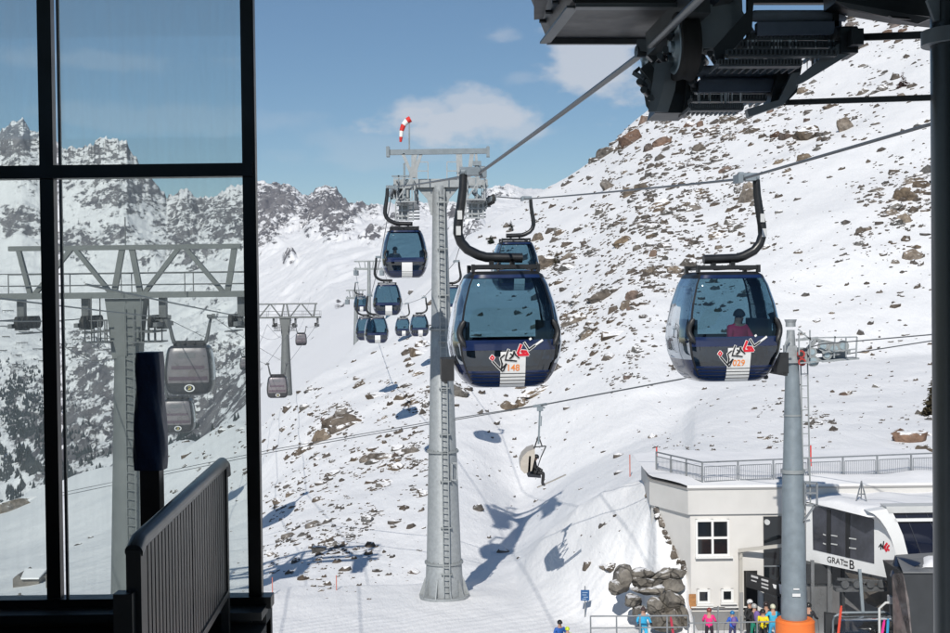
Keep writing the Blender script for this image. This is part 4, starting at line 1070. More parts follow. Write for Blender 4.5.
b = MB(); b.prism([side(u, v)-nrm*.02 for u, v in gp_], nrm*.1); sg = b.build('side_window', mat('tinted_station_glass', (.04, .043, .055), .12, 0, .45, 1.4, spec=.7), st)
for ua, ub in ((827.2, 831.2), (846, 850.3)):
    b = MB(); b.prism([side(ua, 507.2+(ua-812)*.13)-nrm*.035, side(ub, 507.2+(ub-812)*.13)-nrm*.035, side(ub, 552.4+(ub-827)*.233)-nrm*.035, side(ua, 552.4+(ua-827)*.233)-nrm*.035], nrm*.02); b.build('mullion', BLACK, sg)
b = MB()
for (ua, ub, v) in ((824,826.5,534),(824,826.5,543),(832,838,535),(832,838,543.5),(850,857,538),(850,857,547.5)): b.bar(side(ua, v)-nrm*.05, side(ub, v+1)-nrm*.05, .03, .05)
b.parts('inner_rail', LGREY, sg)
yF = yn-.15
nose = [(868,511.5),(888,508.5),(893,513),(897,521),(903,535),(908.5,556),(896,579),(895,551),(891,538),(886,528),(880,519.5),(874,514)]
b = MB(); b.prism([P(u, v, yF) for u, v in nose], (0, .6, 0)); b.build('nose', WHITEP, st)
b = MB(); b.prism([P(u, v, yF+.12) for u, v in ((889,512.6),(960,511.6),(960,558),(908,556),(903,535),(897,521))], (0, .4, 0)); fw_ = b.build('front_window', mat('dark_blue_front_glass', (.008, .012, .028), .08, spec=.6), st)
b = MB()
for (u0, v0, u1, v1) in ((905,512,922,556),(926,512,946,556)): b.bar(P(u0, v0, yF+.1), P(u1, v1, yF+.1), .03, .02)
b.build('mullion', mat('faint_bar', (.05, .055, .07), .4), fw_)
b = MB(); b.prism([P(u, v, yF-.03) for u, v in ((886,506.5),(960,505.5),(960,512),(889,513))], (0, .8, 0)); b.build('front_edge', LGREY, st)
# roof of the station with snow
rz = P(830, 503, yf).z
b = MB(); roofp = [side(806, 503), side(868, 512), P(888, 508.5, yF), P(965, 507.5, yF), Vector((28, 58, 0)), Vector((side(806, 503).x, 58, 0))]
roofp = [Vector((p.x, p.y, rz-.12)) for p in roofp]; b.prism(roofp, (0, 0, .12)); b.build('roof', WHITEP, st)
b = MB(); nx, ny = 60, 14; vs = []
for j in range(ny+1):
    for i in range(nx+1):
        x = 14.6+(28-14.6)*i/nx; y0 = yf+(yF-yf)*min(1, max(0, (x-14.6)/(P(868,512,yn).x-14.6))); y = y0+.12+(57.95-y0)*j/ny if y0 < 57.8 else 57.9
        e = min(1, j/ny*5+.05, i/nx*12+.05, (nx-i)/nx*12); vs.append((x, y, rz+.0+e**.6*(.38+.12*mnoise.noise(Vector((x*.8, y*.8, 3))))))
b.add(vs, [(j*(nx+1)+i, j*(nx+1)+i+1, (j+1)*(nx+1)+i+1, (j+1)*(nx+1)+i) for j in range(ny) for i in range(nx)], True); b.build('roof_snow', SNOWC, st)
# lettering on the side shell
def side_text(s, u, v, size, mt, parent, skew=0, bold=1.0):
    vs, fs = text_mesh(s, size); o = side(u, v); ex = (side(891, 578.5)-side(806, 560.5)).normalized(); t = MB()
    t.add([o+ex*(p.x)+Vector((0, 0, p.y*1.0))-nrm*.012 for p in vs], fs); return t.build('lettering', mt, parent)
shell = [c for c in st.children if c.name.startswith('side_shell')][0]
side_text('GRAT', 835.6, 561.0, .37, INKB, shell); side_text('B', 851.8, 565.0, .54, INKB, shell)
for dv in (-1.9, 1.5):
    for k in range(4):
        ua = 844.0+k*1.05; q_ = MB(); q_.bar(side(ua, 563.2+dv+k*.25)-nrm*.012, side(ua+.62, 563.35+dv+k*.25)-nrm*.012, .012, .075); q_.build('small_letter', INKB, shell)
t = MB(); t2 = MB()
def sp(u, v): return side(u, v)-nrm*.014
def sline(mb, pts, w):
    for a, c in zip(pts[:-1], pts[1:]): mb.bar(sp(*a), sp(*c), .012, w, up=(0, 0, 1)) if abs(a[0]-c[0]) > abs(a[1]-c[1])*.3 else mb.bar(sp(*a), sp(*c), w, .012, up=nrm)
sline(t, [(879,547),(881.5,543.5),(881,549.5)], .05); sline(t, [(882,545),(883.5,549)], .05); sline(t, [(884,541),(883,548),(886,546.5)], .05)
sline(t2, [(887.5,543),(884.5,547),(887,551.5)], .09); sline(t2, [(889.5,545),(887,548),(889.5,550.5)], .08); t.build('logo_letters', INKB, shell); t2.build('logo_red_letters', REDL, shell)
# underside: silver lockers, dark room, posts
b = MB(); c = P(819, 620, 57.2); a0, a1 = P(806, 640, 57.2), P(831.5, 583, 57.2); b.box(((a0.x+a1.x)/2, 57.2, (a1.z+gz)/2), (a1.x-a0.x, .3, a1.z-gz)); b.build('locker', SILVER, st)
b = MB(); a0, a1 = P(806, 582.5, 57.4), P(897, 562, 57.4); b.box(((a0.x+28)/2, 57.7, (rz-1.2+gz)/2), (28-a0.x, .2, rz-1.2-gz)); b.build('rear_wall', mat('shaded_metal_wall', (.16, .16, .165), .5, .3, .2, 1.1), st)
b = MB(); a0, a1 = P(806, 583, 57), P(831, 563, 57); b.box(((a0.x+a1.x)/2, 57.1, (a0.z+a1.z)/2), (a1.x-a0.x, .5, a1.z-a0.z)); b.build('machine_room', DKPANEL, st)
for u in (812.5, 829, 843):
    b = MB(); p = P(u, 600, 56.8); b.bar((p.x, 56.8, gz), (p.x, 56.8, P(u, 560, 56.8).z), .14, .14, up=(0, 1, 0)); b.build('support', SILVER if u != 843 else DKPANEL, st)
b = MB(); b.prism([P(846,573,55.2),P(890,582,54),P(889,612,54),P(868,604,55)], (0, .2, 0)); b.build('brace', mat('brown_grey_plate', (.10, .09, .08), .7, 0, .3, 2), st)
for (p0, p1) in (((860,577),(872,592)),((872,575),(861,590)),((884,578),(884,600))):
    b = MB(); b.bar(P(*p0, 54.8), P(*p1, 54.8), .10, .1); b.build('brace_bar', SILVER, st)
# tripod on the roof, and rolled mat
td = thing('roof_tripod', P(861, 502, 56), 'small grey steel A frame standing on the snowy station roof', 'tripod')
for u in (854.5, 868):
    b = MB(); b.bar(P(861.5, 481, 56.2), P(u-(1 if u > 860 else -1), 503.5, 55.6), .045); b.build('leg', RAILM, td)
b = MB(); b.bar(P(861.5, 481, 56.2), P(861, 502, 57.2), .045); b.build('leg', RAILM, td)
b = MB(); b.bar(P(857.5, 494, 56.0), P(865.5, 494, 56.0), .05); b.build('crossbar', RAILM, td)
# dark ticket booth in front
bt = thing('operator_booth', (19.5, 50, gz), 'dark grey booth with a navy blue gable and snow on its roof, beside the column', 'booth')
y1 = 50.0
b = MB(); b.prism([P(903,573,y1),P(960,573,y1),P(960,660,y1),P(914,660,y1),P(909,600,y1)], (0, 2.5, 0)); b.build('front_wall', DKPANEL, bt)
b = MB(); b.prism([P(892,575,51.2),P(903,573,y1-.02),P(909,600,y1-.02),P(914,660,y1-.02),P(894,660,51.2)], (.1, .3, 0)); b.build('side_glass', mat('reflecting_booth_glass', (.16, .14, .135), .15, .3, .6, 1.8), bt)
b = MB(); b.prism([P(896,556.5,51.4),P(921,563.5,50.3),P(891,577,51.3)], (.05, .3, .0)); b.build('gable', mat('navy_gable', (.012, .022, .05), .35), bt)
b = MB(); b.prism([P(896,556,51.6),P(960,552,53),P(960,573,y1-.1),P(903,573,y1-.1)], (0, .0, .05)); b.build('roof', mat('grey_sheet_roof', (.22, .225, .23), .4, .4), bt)
b = MB(); vs = []; 
for j in range(9):
    for i in range(15):
        f, g = i/14, j/8; u = 918+44*f+g*4; v = 560+9*g-5*f*0; y = 52.0-1.6*g; q = P(u, v, y); e = min(1, i*.35, j*.5+.1, (8-j)*.5+.1); vs.append(q+Vector((0, 0, .05+.22*e)))
b.add(vs, [(j*15+i, (j+1)*15+i, (j+1)*15+i+1, j*15+i+1) for j in range(8) for i in range(14)], True); b.build('roof_snow', SNOWC, bt)

# ================================================================== CHAIRLIFT TOWER (blue-grey, right)
Y3 = 50.0
t3 = thing('chairlift_tower', (P(793.5, 600, Y3).x, Y3, gz), 'blue grey round chairlift tower with a wheel platform on its right, at the lower right', 'lift tower')
x3 = P(794, 600, Y3).x
def z3(v): return P(793, v, Y3).z
b = MB(); b.tube([(x3, Y3, gz-.3), (x3, Y3, z3(472)), (x3, Y3, z3(470)), (x3, Y3, z3(362))], [.53, .41, .39, .255], 28); b.build('post', PAINTG, t3)
for v, r in ((471, .46), (415, .345)): b = MB(); b.cyl((x3, Y3, z3(v)), (0, 0, 1), r, .07 if v == 415 else .14, 28); b.build('flange', STEEL2, t3)
b = MB(); b.tube([(x3-.05, Y3, z3(363)), (x3-.05, Y3, z3(330))], [.22, .15], 14); b.cyl((x3-.05, Y3, z3(323.5)), (0, 0, 1), .19, .25, 14); b.tube([(x3-.05, Y3, z3(326)), (x3-.05, Y3, z3(319.5))], [.14, .24], 14); b.build('head', STEEL, t3)
b = MB()
def t3q(u, v, y=Y3): return P(u, v, y)
b.box(t3q(798, 358), (1.0, .7, .35)); b.bar(t3q(800,362), t3q(846,356), .25, .16); b.bar(t3q(800,357), t3q(816,340), .14, .14); b.bar(t3q(816,340), t3q(840,345), .14, .14); b.bar(t3q(796,350), t3q(850,352), .12, .2); b.bar(t3q(796,340), t3q(818,338), .08, .1); b.bar(t3q(806,349), t3q(812,360), .1, .1); b.bar(t3q(826,344), t3q(830,358), .1, .1)
b.box(t3q(790, 352), (.4, .6, .5)); b.build('cross_arm', STEEL, t3)
RW3 = mat('red_wheel', (.36, .03, .025), .6)
for i, (u, v, r, m_) in enumerate(((801,354,.15,RW3),(802,362,.15,RW3),(813,361,.22,STEEL2),(812,352,.18,STEEL2),(823,346,.2,STEEL2),(834,349,.24,STEEL2),(827,355,.18,STEEL2),(843,346,.22,STEEL2))):
    w = MB(); w.cyl(t3q(u, v, Y3-.5), (.15, 1, 0), r, .12, 18, mi=0); w.cyl(t3q(u, v, Y3-.52), (.15, 1, 0), r*.6, .13, 12, mi=1); w.build('rope_wheel', [m_, RUBBER if m_ is RW3 else RIMG], t3)
b = MB()
for (p0, p1) in (((804,338),(857,337)),((857,337),(856,358)),((846,337),(846,357)),((835,336),(834,358)),((822,352),(857,349)),((800,363),(856,358)),((785,345),(785,362)),((785,345),(790,332)),((798,329),(812,341)),((810,330),(810,358)),((799,332),(799,355)),((780,353),(792,352)),((857,358),(833,361))): b.bar(t3q(*p0, Y3-.7), t3q(*p1, Y3-.7), .05)
b.bar(t3q(820,361,Y3-.3), t3q(856,358,Y3-.3), .9, .06); b.build('work_platform', STEEL, t3)
b = MB(); ladder(b, (P(806.5, 520, Y3).x, Y3-.1, z3(505)), (P(803.5, 365, Y3).x, Y3-.1, z3(362)), .26, Vector((1, 0, 0)), .45); b.build('ladder', STEEL2, t3)
b = MB()
for (p0, p1) in (((805,483),(805,505)),((817,483),(817,505)),((805,483),(817,483)),((805,493),(817,493)),((805,505),(817,505)),((815,505),(803,522)),((803,522),(810,520))): b.bar(t3q(*p0, Y3-.3), t3q(*p1, Y3-.3), .07)
b.build('ladder_gate', RAILM, t3)
vs, fs = text_mesh('8', .22)
t_ = MB(); ang0 = math.atan2(-Y3, -x3)
for (w0, h0, zc) in ((.30, .12, z3(592)), (.22, .06, z3(586))):
    q = Vector((x3, Y3, zc)); dd = Vector((-x3*.25+.0, -Y3, 0)).normalized(); tt = Vector((0, 0, 1)).cross(dd); 
    t_.add([q+dd*.522+tt*a*w0/2+Vector((0, 0, e*h0/2)) for a, e in ((-1,-1),(1,-1),(1,1),(-1,1))], [(0, 1, 2, 3)])
t_.build('marking_plate', SIGNW, t3)
b = MB(); b.tube([(x3+.02, Y3-.05, gz-.1), (x3+.02, Y3-.05, z3(620))], [.80, .74], 28); b.tube([(x3+.02, Y3-.05, z3(620.5)), (x3+.02, Y3-.05, z3(618))], [.75, .66], 28); topmesh(b, 'crash_pad', mat('orange_crash_pad', (.75, .17, .03), .6, 0, .08, 3), 'orange safety padding wrapped round the foot of the blue grey tower', 'safety pad')
# ================================================================== ROCKS ON THE HILLSIDE
import bmesh
def rock_mat(name, c0, c1, cap=.70):
    m = bpy.data.materials.new(name); m.use_nodes = True; n = m.node_tree; b = n.nodes['Principled BSDF']; b.inputs['Roughness'].default_value = .85; b.inputs['Specular IOR Level'].default_value = .2
    g = n.nodes.new('ShaderNodeNewGeometry'); oi = n.nodes.new('ShaderNodeObjectInfo')
    x = n.nodes.new('ShaderNodeTexNoise'); x.inputs['Scale'].default_value = 1.1; x.inputs['Detail'].default_value = 9; x.inputs['Roughness'].default_value = .7
    n.links.new(g.outputs['Position'], x.inputs['Vector'])
    r = n.nodes.new('ShaderNodeValToRGB'); r.color_ramp.elements[0].position = .34; r.color_ramp.elements[0].color = (*c0, 1); r.color_ramp.elements[1].position = .66; r.color_ramp.elements[1].color = (*c1, 1)
    y = n.nodes.new('ShaderNodeTexNoise'); y.inputs['Scale'].default_value = .16; y.inputs['Detail'].default_value = 2; n.links.new(g.outputs['Position'], y.inputs['Vector'])
    n.links.new(x.outputs['Fac'], r.inputs[0])
    hs2 = n.nodes.new('ShaderNodeHueSaturation'); n.links.new(r.outputs[0], hs2.inputs['Color'])
    mr = n.nodes.new('ShaderNodeMapRange'); mr.inputs['From Min'].default_value = .35; mr.inputs['From Max'].default_value = .65; mr.inputs['To Min'].default_value = .35; mr.inputs['To Max'].default_value = 1.0; n.links.new(y.outputs['Fac'], mr.inputs['Value']); n.links.new(mr.outputs[0], hs2.inputs['Saturation'])
    mv = n.nodes.new('ShaderNodeMapRange'); mv.inputs['To Min'].default_value = .65; mv.inputs['To Max'].default_value = 1.35; n.links.new(oi.outputs['Random'], mv.inputs['Value']); n.links.new(mv.outputs[0], hs2.inputs['Value'])
    sp = n.nodes.new('ShaderNodeSeparateXYZ'); n.links.new(g.outputs['Normal'], sp.inputs[0])
    ad = n.nodes.new('ShaderNodeMath'); ad.operation = 'MULTIPLY_ADD'; ad.inputs[1].default_value = .9; n.links.new(x.outputs['Fac'], ad.inputs[0]); n.links.new(sp.outputs['Z'], ad.inputs[2])
    ms = n.nodes.new('ShaderNodeMapRange'); ms.inputs['From Min'].default_value = cap+.45; ms.inputs['From Max'].default_value = cap+.53; n.links.new(ad.outputs[0], ms.inputs['Value'])
    mx = n.nodes.new('ShaderNodeMix'); mx.data_type = 'RGBA'; n.links.new(ms.outputs[0], mx.inputs['Factor']); n.links.new(hs2.outputs[0], mx.inputs['A']); mx.inputs['B'].default_value = (.80, .80, .81, 1)
    n.links.new(mx.outputs['Result'], b.inputs['Base Color'])
    bp = n.nodes.new('ShaderNodeBump'); bp.inputs['Distance'].default_value = .35; bp.inputs['Strength'].default_value = .8; n.links.new(x.outputs['Fac'], bp.inputs['Height']); n.links.new(bp.outputs[0], b.inputs['Normal'])
    return m
ROCKB = rock_mat('brown_rock', (.06, .044, .031), (.235, .18, .125)); ROCKG = rock_mat('grey_rock', (.05, .047, .043), (.19, .175, .155)); ROCKR = rock_mat('rusty_rock', (.075, .045, .032), (.21, .135, .095))
ROCKW = rock_mat('wall_stone', (.09, .08, .068), (.30, .265, .215), .92)
rw_n = ROCKW.node_tree; rw_vo = rw_n.nodes.new('ShaderNodeTexVoronoi'); rw_vo.feature = 'DISTANCE_TO_EDGE'; rw_vo.inputs['Scale'].default_value = .9; rw_nz = rw_n.nodes.new('ShaderNodeTexNoise'); rw_nz.inputs['Scale'].default_value = 2.5; rw_nz.inputs['Detail'].default_value = 6
rw_g = rw_n.nodes.new('ShaderNodeNewGeometry'); rw_ad = rw_n.nodes.new('ShaderNodeMix'); rw_ad.data_type = 'RGBA'; rw_ad.inputs['Factor'].default_value = .18; rw_n.links.new(rw_g.outputs['Position'], rw_ad.inputs['A']); rw_n.links.new(rw_g.outputs['Position'], rw_nz.inputs['Vector']); rw_n.links.new(rw_nz.outputs['Color'], rw_ad.inputs['B']); rw_n.links.new(rw_ad.outputs['Result'], rw_vo.inputs['Vector'])
rw_mr = rw_n.nodes.new('ShaderNodeMapRange'); rw_mr.inputs['From Max'].default_value = .035; rw_mr.inputs['To Min'].default_value = .25; rw_n.links.new(rw_vo.outputs['Distance'], rw_mr.inputs['Value'])
rw_b = rw_n.nodes['Principled BSDF']; rw_src = rw_b.inputs['Base Color'].links[0].from_socket; rw_mm = rw_n.nodes.new('ShaderNodeMix'); rw_mm.data_type = 'RGBA'; rw_mm.blend_type = 'MULTIPLY'; rw_mm.inputs['Factor'].default_value = 1; rw_n.links.new(rw_src, rw_mm.inputs['A']); rw_n.links.new(rw_mr.outputs[0], rw_mm.inputs['B']); rw_n.links.new(rw_mm.outputs['Result'], rw_b.inputs['Base Color'])
def rock_mesh(seed, sub=3, cuts=17, rough=.30):
    r = random.Random(seed); bm = bmesh.new(); bmesh.ops.create_icosphere(bm, subdivisions=sub, radius=1)
    pl = []
    for k in range(cuts):
        a = Vector((r.gauss(0, 1), r.gauss(0, 1), r.gauss(0, 1))).normalized(); pl.append((a, r.uniform(.42, .80)))
    off = Vector((seed*7.3, seed*1.9, seed*3.1))
    for v in bm.verts:
        d = v.co.normalized(); q = d*(1+rough*1.2*mnoise.noise(d*1.3+off))
        for a, o in pl:
            t = q.dot(a)-o
            if t > 0: q = q-a*t*.93
        q += d*rough*.28*mnoise.noise(d*4+off)+d*.05*mnoise.noise(d*9+off); v.co = q
    me = bpy.data.meshes.new('rock'); bm.to_mesh(me); bm.free(); return me
RM = {}
for k, mm in (('b', ROCKB), ('g', ROCKG), ('r', ROCKR), ('w', ROCKW)):
    RM[k] = []
    for i in range(7):
        me = rock_mesh(i*13+{'b':1,'g':2,'r':3,'w':4}[k]); me.materials.append(mm); RM[k].append(me)
rr_ = random.Random(21)
def put_rock(name, u, v, w, h, kind, label, group=None, tilt=None, y=None, depth=.8):
    p = near_hit(u, v) if y is None else P(u, v, y)
    if p is None: return None
    s = p.y/1300; me = rr_.choice(RM[kind]); o = bpy.data.objects.new(name, me); col.objects.link(o)
    sx = w*s*.66; sz = h*s*.78; sy = min(sx, sz*1.6)*depth+.1
    t = tilt if tilt is not None else rr_.uniform(-.15, .5)
    o.matrix_world = Matrix.Translation(p+Vector((0, .15*sy, .0))) @ Matrix.Rotation(-t, 4, 'Y') @ Matrix.Rotation(rr_.uniform(-.5, .5), 4, 'Z') @ Matrix.Diagonal((sx, sy, sz, 1)) @ Matrix.Rotation(rr_.choice((0, math.pi, .3, -.3)), 4, 'Z')
    if label == CL:
        where = ('on the slope behind the window' if u < 262 else 'on the slope left of the tall tower' if u < 430 else 'between the tall tower and gondola 148' if u < 455 else 'high on the slope above gondola 148' if u < 560 and v < 300 else 'on the clean snow below gondola 148' if u < 600 and v > 330 else
                 'on the upper slope between the two large gondolas' if u < 670 and v < 250 else 'on the middle slope between the two large gondolas' if u < 670 and v < 400 else 'on the snow behind the terrace railing' if v > 400 else 'on the slope above gondola 029' if u < 770 and v < 200 else
                 'around gondola 029' if u < 785 else 'on the upper right slope above the rope' if v < 140 else 'on the right slope between the rope and the lift building')
        label = {'b': 'brown', 'g': 'grey', 'r': 'rusty', 'w': 'grey'}[kind]+' boulder in the snow '+where; group = 'boulders '+where
    return tag(o, label, 'rock', group)
CL = 'middle sized brown or grey boulder poking out of the snowy hillside'
BIG = [
 (630,142,24,17,'r','broad reddish cliff block high on the skyline slope, left under the dark wheels',.5),(608,152,18,12,'b','brown outcrop on the skyline directly left of the reddish cliff block',.5),(645,121,14,10,'r',None,.6),(663,143,24,11,'r','long rusty slab right of the reddish cliff block',.55),
 (583,165,12,10,'b',None,.6),(608,187,10,13,'b',None,.8),(630,193,15,18,'b','tall brown boulder just above the right hand rope, below the reddish cliff',.8),(643,188,13,8,'b',None,.2),(660,205,20,10,'b','wide brown boulder just under the rope, left of the 029 hanger',.2),
 (694,208,18,14,'b','upright brown boulder halfway between the rope and gondola 029',.3),(666,214,18,8,'g',None,.4),(600,213,9,9,'g',None,.6),(650,228,17,12,'g',None,0),(624,241,20,14,'b','brown boulder with a notch, upper middle of the rocky slope',.2),(664,246,13,9,'b',None,0),(653,255,10,9,'r',None,0),
 (688,264,17,15,'b','large pale brown boulder touching the roof of gondola 029 on its left',.7),(674,272,14,7,'b',None,.2),(568,257,15,9,'b',None,.4),(568,269,18,7,'g',None,.2),(603,296,26,20,'b','biggest brown double boulder in the middle of the slope between the two large gondolas',.1),(635,297,17,14,'r','rusty boulder right of the biggest double boulder',.5),(649,274,11,9,'b',None,.6),
 (573,320,22,12,'b','brown boulder right beside gondola 148 at its lower window height',.2),(586,335,15,11,'g',None,0),(612,334,30,13,'b','long brown boulder below the biggest double boulder',.1),(544,264,26,24,'b','large brown outcrop behind gondola 148 at its upper right corner',0),(536,392,38,15,'b','wide flat brown rock directly under gondola 148',.25),
 (461,394,16,18,'g','dark rock between the tower post and the bottom of gondola 148',.3),(419,352,26,13,'b','brown rock left of the tower under the distant cabin cluster',-.1),
 (807,135,24,24,'b','large brown boulder under the lower tie bar, right of the dark steps',.5),(847,127,15,16,'b','isolated brown oval boulder above the right hand rope',.4),(787,137,19,11,'r','rusty boulder left of the large boulder under the tie bar',.5),(752,131,16,9,'b',None,.3),(883,89,14,9,'b','small brown boulder above the lower tie bar near the column',.1),(900,22,30,14,'r','rusty outcrop right under the dark arm at the top right',.5),(853,17,14,8,'b',None,.4),
 (922,184,18,18,'b','upper right rock of the diagonal outcrop touching the column',.7),(907,198,24,14,'b','middle rock of the diagonal outcrop beside the column',.7),(893,210,15,8,'g',None,.6),(905,221,14,9,'b',None,.5),(930,170,14,14,'g',None,.6),(912,258,17,10,'b','lone brown boulder below the diagonal outcrop beside the column',.2),(860,244,10,8,'g',None,0),(878,190,16,6,'b',None,.1),
 (914,438,25,26,'r','big orange brown rock beside the column, left under the conifer',.9),(927,452,16,16,'b','dark brown rock at the column, right below the big orange brown one',.4),(818,423,11,6,'b','small oval brown rock alone on smooth snow right of the blue grey tower',.1),(769,449,6,4,'r',None,.1),
 (340,427,40,15,'b','broad brown outcrop on the left slope above the thin chairlift ropes',.15),(327,418,16,7,'r',None,.1),(381,457,34,10,'b','broad brown outcrop left of the tower below the chairlift ropes',.15),(397,467,20,10,'b','lower rock at the right foot of that outcrop by the tower',.1),(372,463,14,6,'g',None,.1),(401,397,13,12,'b','round brown boulder left of the tower above the chairlift ropes',.7),(414,403,12,6,'b',None,.3),(425,406,9,9,'g',None,.3),
 (291,494,14,7,'b','tilted brown boulder close to the window frame, upper of two',.2),(278,502,10,13,'b','tilted brown boulder close to the window frame, lower of two',.9),(315,525,15,8,'b','brown boulder in the lower left slope, middle of three',.4),(290,536,14,6,'b','brown boulder in the lower left slope, nearest the window frame of three',.3),(271,554,8,12,'b',None,.9),(318,550,17,9,'g',None,.5),(330,545,14,7,'g',None,.5),(423,494,11,9,'b','brown boulder touching the left side of the tower post at mid height',.1),(408,452,10,7,'b',None,.2),(417,462,8,8,'g',None,.4),(368,521,12,7,'g',None,.3),(350,537,10,6,'g',None,.2),(340,408,8,5,'g',None,.2),
 (596,297,9,7,'g',None,0),(621,263,9,6,'g',None,.5),(592,252,10,8,'g',None,0),(612,226,8,6,'g',None,.4),(700,190,10,6,'b',None,.3),(715,235,12,7,'b',None,.4),(725,170,14,8,'r',None,.4),(700,150,14,8,'b',None,.5),(740,190,10,7,'g',None,.4),(751,199,22,13,'b','long brown slab right behind the hanger of gondola 029',.5),(680,165,12,7,'b',None,.4),(712,130,16,10,'b',None,.5),(735,118,14,8,'b',None,.4),(690,125,12,8,'r',None,.5),(638,352,12,8,'g',None,.2),(627,378,9,5,'r',None,0),(557,348,12,7,'g',None,.3),
 (58+0,0,0,0,'',None,0)]
CL = 'middle sized brown or grey boulder poking out of the snowy hillside'; CG = 'boulders scattered over the snowy hillside'
SAT = []
for (u, v, w, h, k, lab, t) in BIG:
    if not k: continue
    w *= 1.12; h *= 1.12
    put_rock('boulder', u, v+h*.12, w, h, k, lab or CL, None if lab else CG, t)
    for i in range(9):                       # broken pieces and half buried shoulders round each large one
        a = rr_.gauss(0, 1); b = rr_.gauss(0, 1); sc = w*rr_.uniform(.10, .62)**1.2
        SAT.append((u+(a*.75+b*.12)*w, v-(a*.42)*w*.75+b*h*.75, max(2.0, sc), k))
SAT.sort(key=lambda q: -q[2])
for (u, v, w, k) in SAT[:95]: put_rock('boulder', u, v, w, w*rr_.uniform(.45, .75), k, CL, CG, rr_.uniform(.1, .8))
# left knoll rocks seen through the window
put_rock('boulder', 17, 508, 34, 14, 'b', 'brown rocky outcrop on the snow knoll at the far left, seen through the window', None, .25)
put_rock('boulder', 30, 500, 14, 7, 'b', 'small brown rock on top of the rocky outcrop at the far left', None, .2)
for (u, v, w, h) in ((222,432,9,5),(241,430,10,4),(186,466,10,4),(200,470,8,4),(232,427,7,4),(176,492,9,5),(45,572,8,4),(52,560,7,3),(78,545,8,3),(90,538,6,3),(206,458,7,5),(214,474,7,4)): put_rock('boulder', u, v, w, h, 'g', 'middle sized brown or grey boulder poking out of the snowy hillside', 'boulders scattered over the snowy hillside', .2)
def dens(u, v):
    d = .02
    for (a, b, wa, wb, k) in ((660,225,105,115,1.0),(610,300,80,70,.8),(700,120,120,60,.9),(345,470,85,80,.55),(330,550,80,40,.38),(400,440,50,60,.5),(800,120,90,70,.5),(815,410,60,70,.42),(900,205,45,60,.75),(560,250,50,60,.6),(520,440,80,60,.10),(660,420,120,60,.10),(880,300,70,90,.16),(590,175,50,30,.5),(880,60,60,50,.35),(300,400,60,40,.4),(215,450,50,45,.3),(700,440,60,30,.2),(640,370,70,50,.25),(430,380,40,60,.3),(920,440,30,40,.3)):
        d = max(d, k*math.exp(-(((u-a)/wa)**2+((v-b)/wb)**2)*1.1))
    if v > 560 and u > 420: d = 0
    n = mnoise.noise(Vector(((u+v*.9)/38, (v-u*.55)/13, 1.7)))+.5*mnoise.noise(Vector(((u+v*.9)/14, (v-u*.55)/6, 4.7)))
    return d*max(0.04, min(1.6, .55+1.5*n))
# medium boulders as things of their own
cnt = 0; tries = 0
while cnt < 105 and tries < 20000:
    tries += 1; u, v = rr_.uniform(262, 932), rr_.uniform(10, 590)
    if rr_.random() > dens(u, v): continue
    w = rr_.uniform(6, 13); 
    if put_rock('boulder', u, v, w, w*rr_.uniform(.4, .7), rr_.choice('bbggr'), 'middle sized brown or grey boulder poking out of the snowy hillside', 'boulders scattered over the snowy hillside'): cnt += 1
# the countless small stones
bm = bmesh.new(); bmesh.ops.create_icosphere(bm, subdivisions=1, radius=1); IV = np.array([v.co[:] for v in bm.verts]); IF = np.array([[v.index for v in f.verts] for f in bm.faces]); bm.free()
vs = []; fs = []; cnt = 0; tries = 0
extra = SAT[95:]+[(q[0]+rr_.gauss(0, q[2]*1.2), q[1]+rr_.gauss(0, q[2]*.6), rr_.uniform(1.2, 3.2), 'b') for q in SAT for _ in range(3)]
while cnt < 7200 and tries < 150000:
    tries += 1; u, v = rr_.uniform(150, 945), rr_.uniform(0, 600); wf = None
    if extra: u, v, wf, _k = extra.pop()
    elif rr_.random() > dens(u, v): continue
    p = near_hit(u, v)
    if p is None: continue
    s = p.y/1300; w = min(9.0, .8+rr_.expovariate(1/1.15)*(1.0+1.1*rr_.random()**3*2))*s*.62
    if wf: w = wf*s*.6
    jit = IV*(1+rng.normal(0, .16, (len(IV), 1)))
    q = jit*np.array([w*rr_.uniform(.9, 1.5), w*.9, w*rr_.uniform(.45, .9)]); t = -rr_.uniform(-.1, .7); c, sn = math.cos(t), math.sin(t)
    q = np.stack([q[:, 0]*c+q[:, 2]*sn, q[:, 1], -q[:, 0]*sn+q[:, 2]*c], -1)+np.array(p)
    fs.append(IF+len(vs)*len(IV)); vs.append(q); cnt += 1
V = np.concatenate(vs); Fc = np.concatenate(fs)
me = bpy.data.meshes.new('small_stones'); me.from_pydata(V.tolist(), [], Fc.tolist()); me.materials.append(rock_mat('small_stone', (.06, .047, .037), (.18, .14, .105), .80)); so2 = bpy.data.objects.new('small_stones', me); col.objects.link(so2)
tag(so2, 'countless small dark stones sprinkled over the snowy hillside', 'stones', kind='stuff')

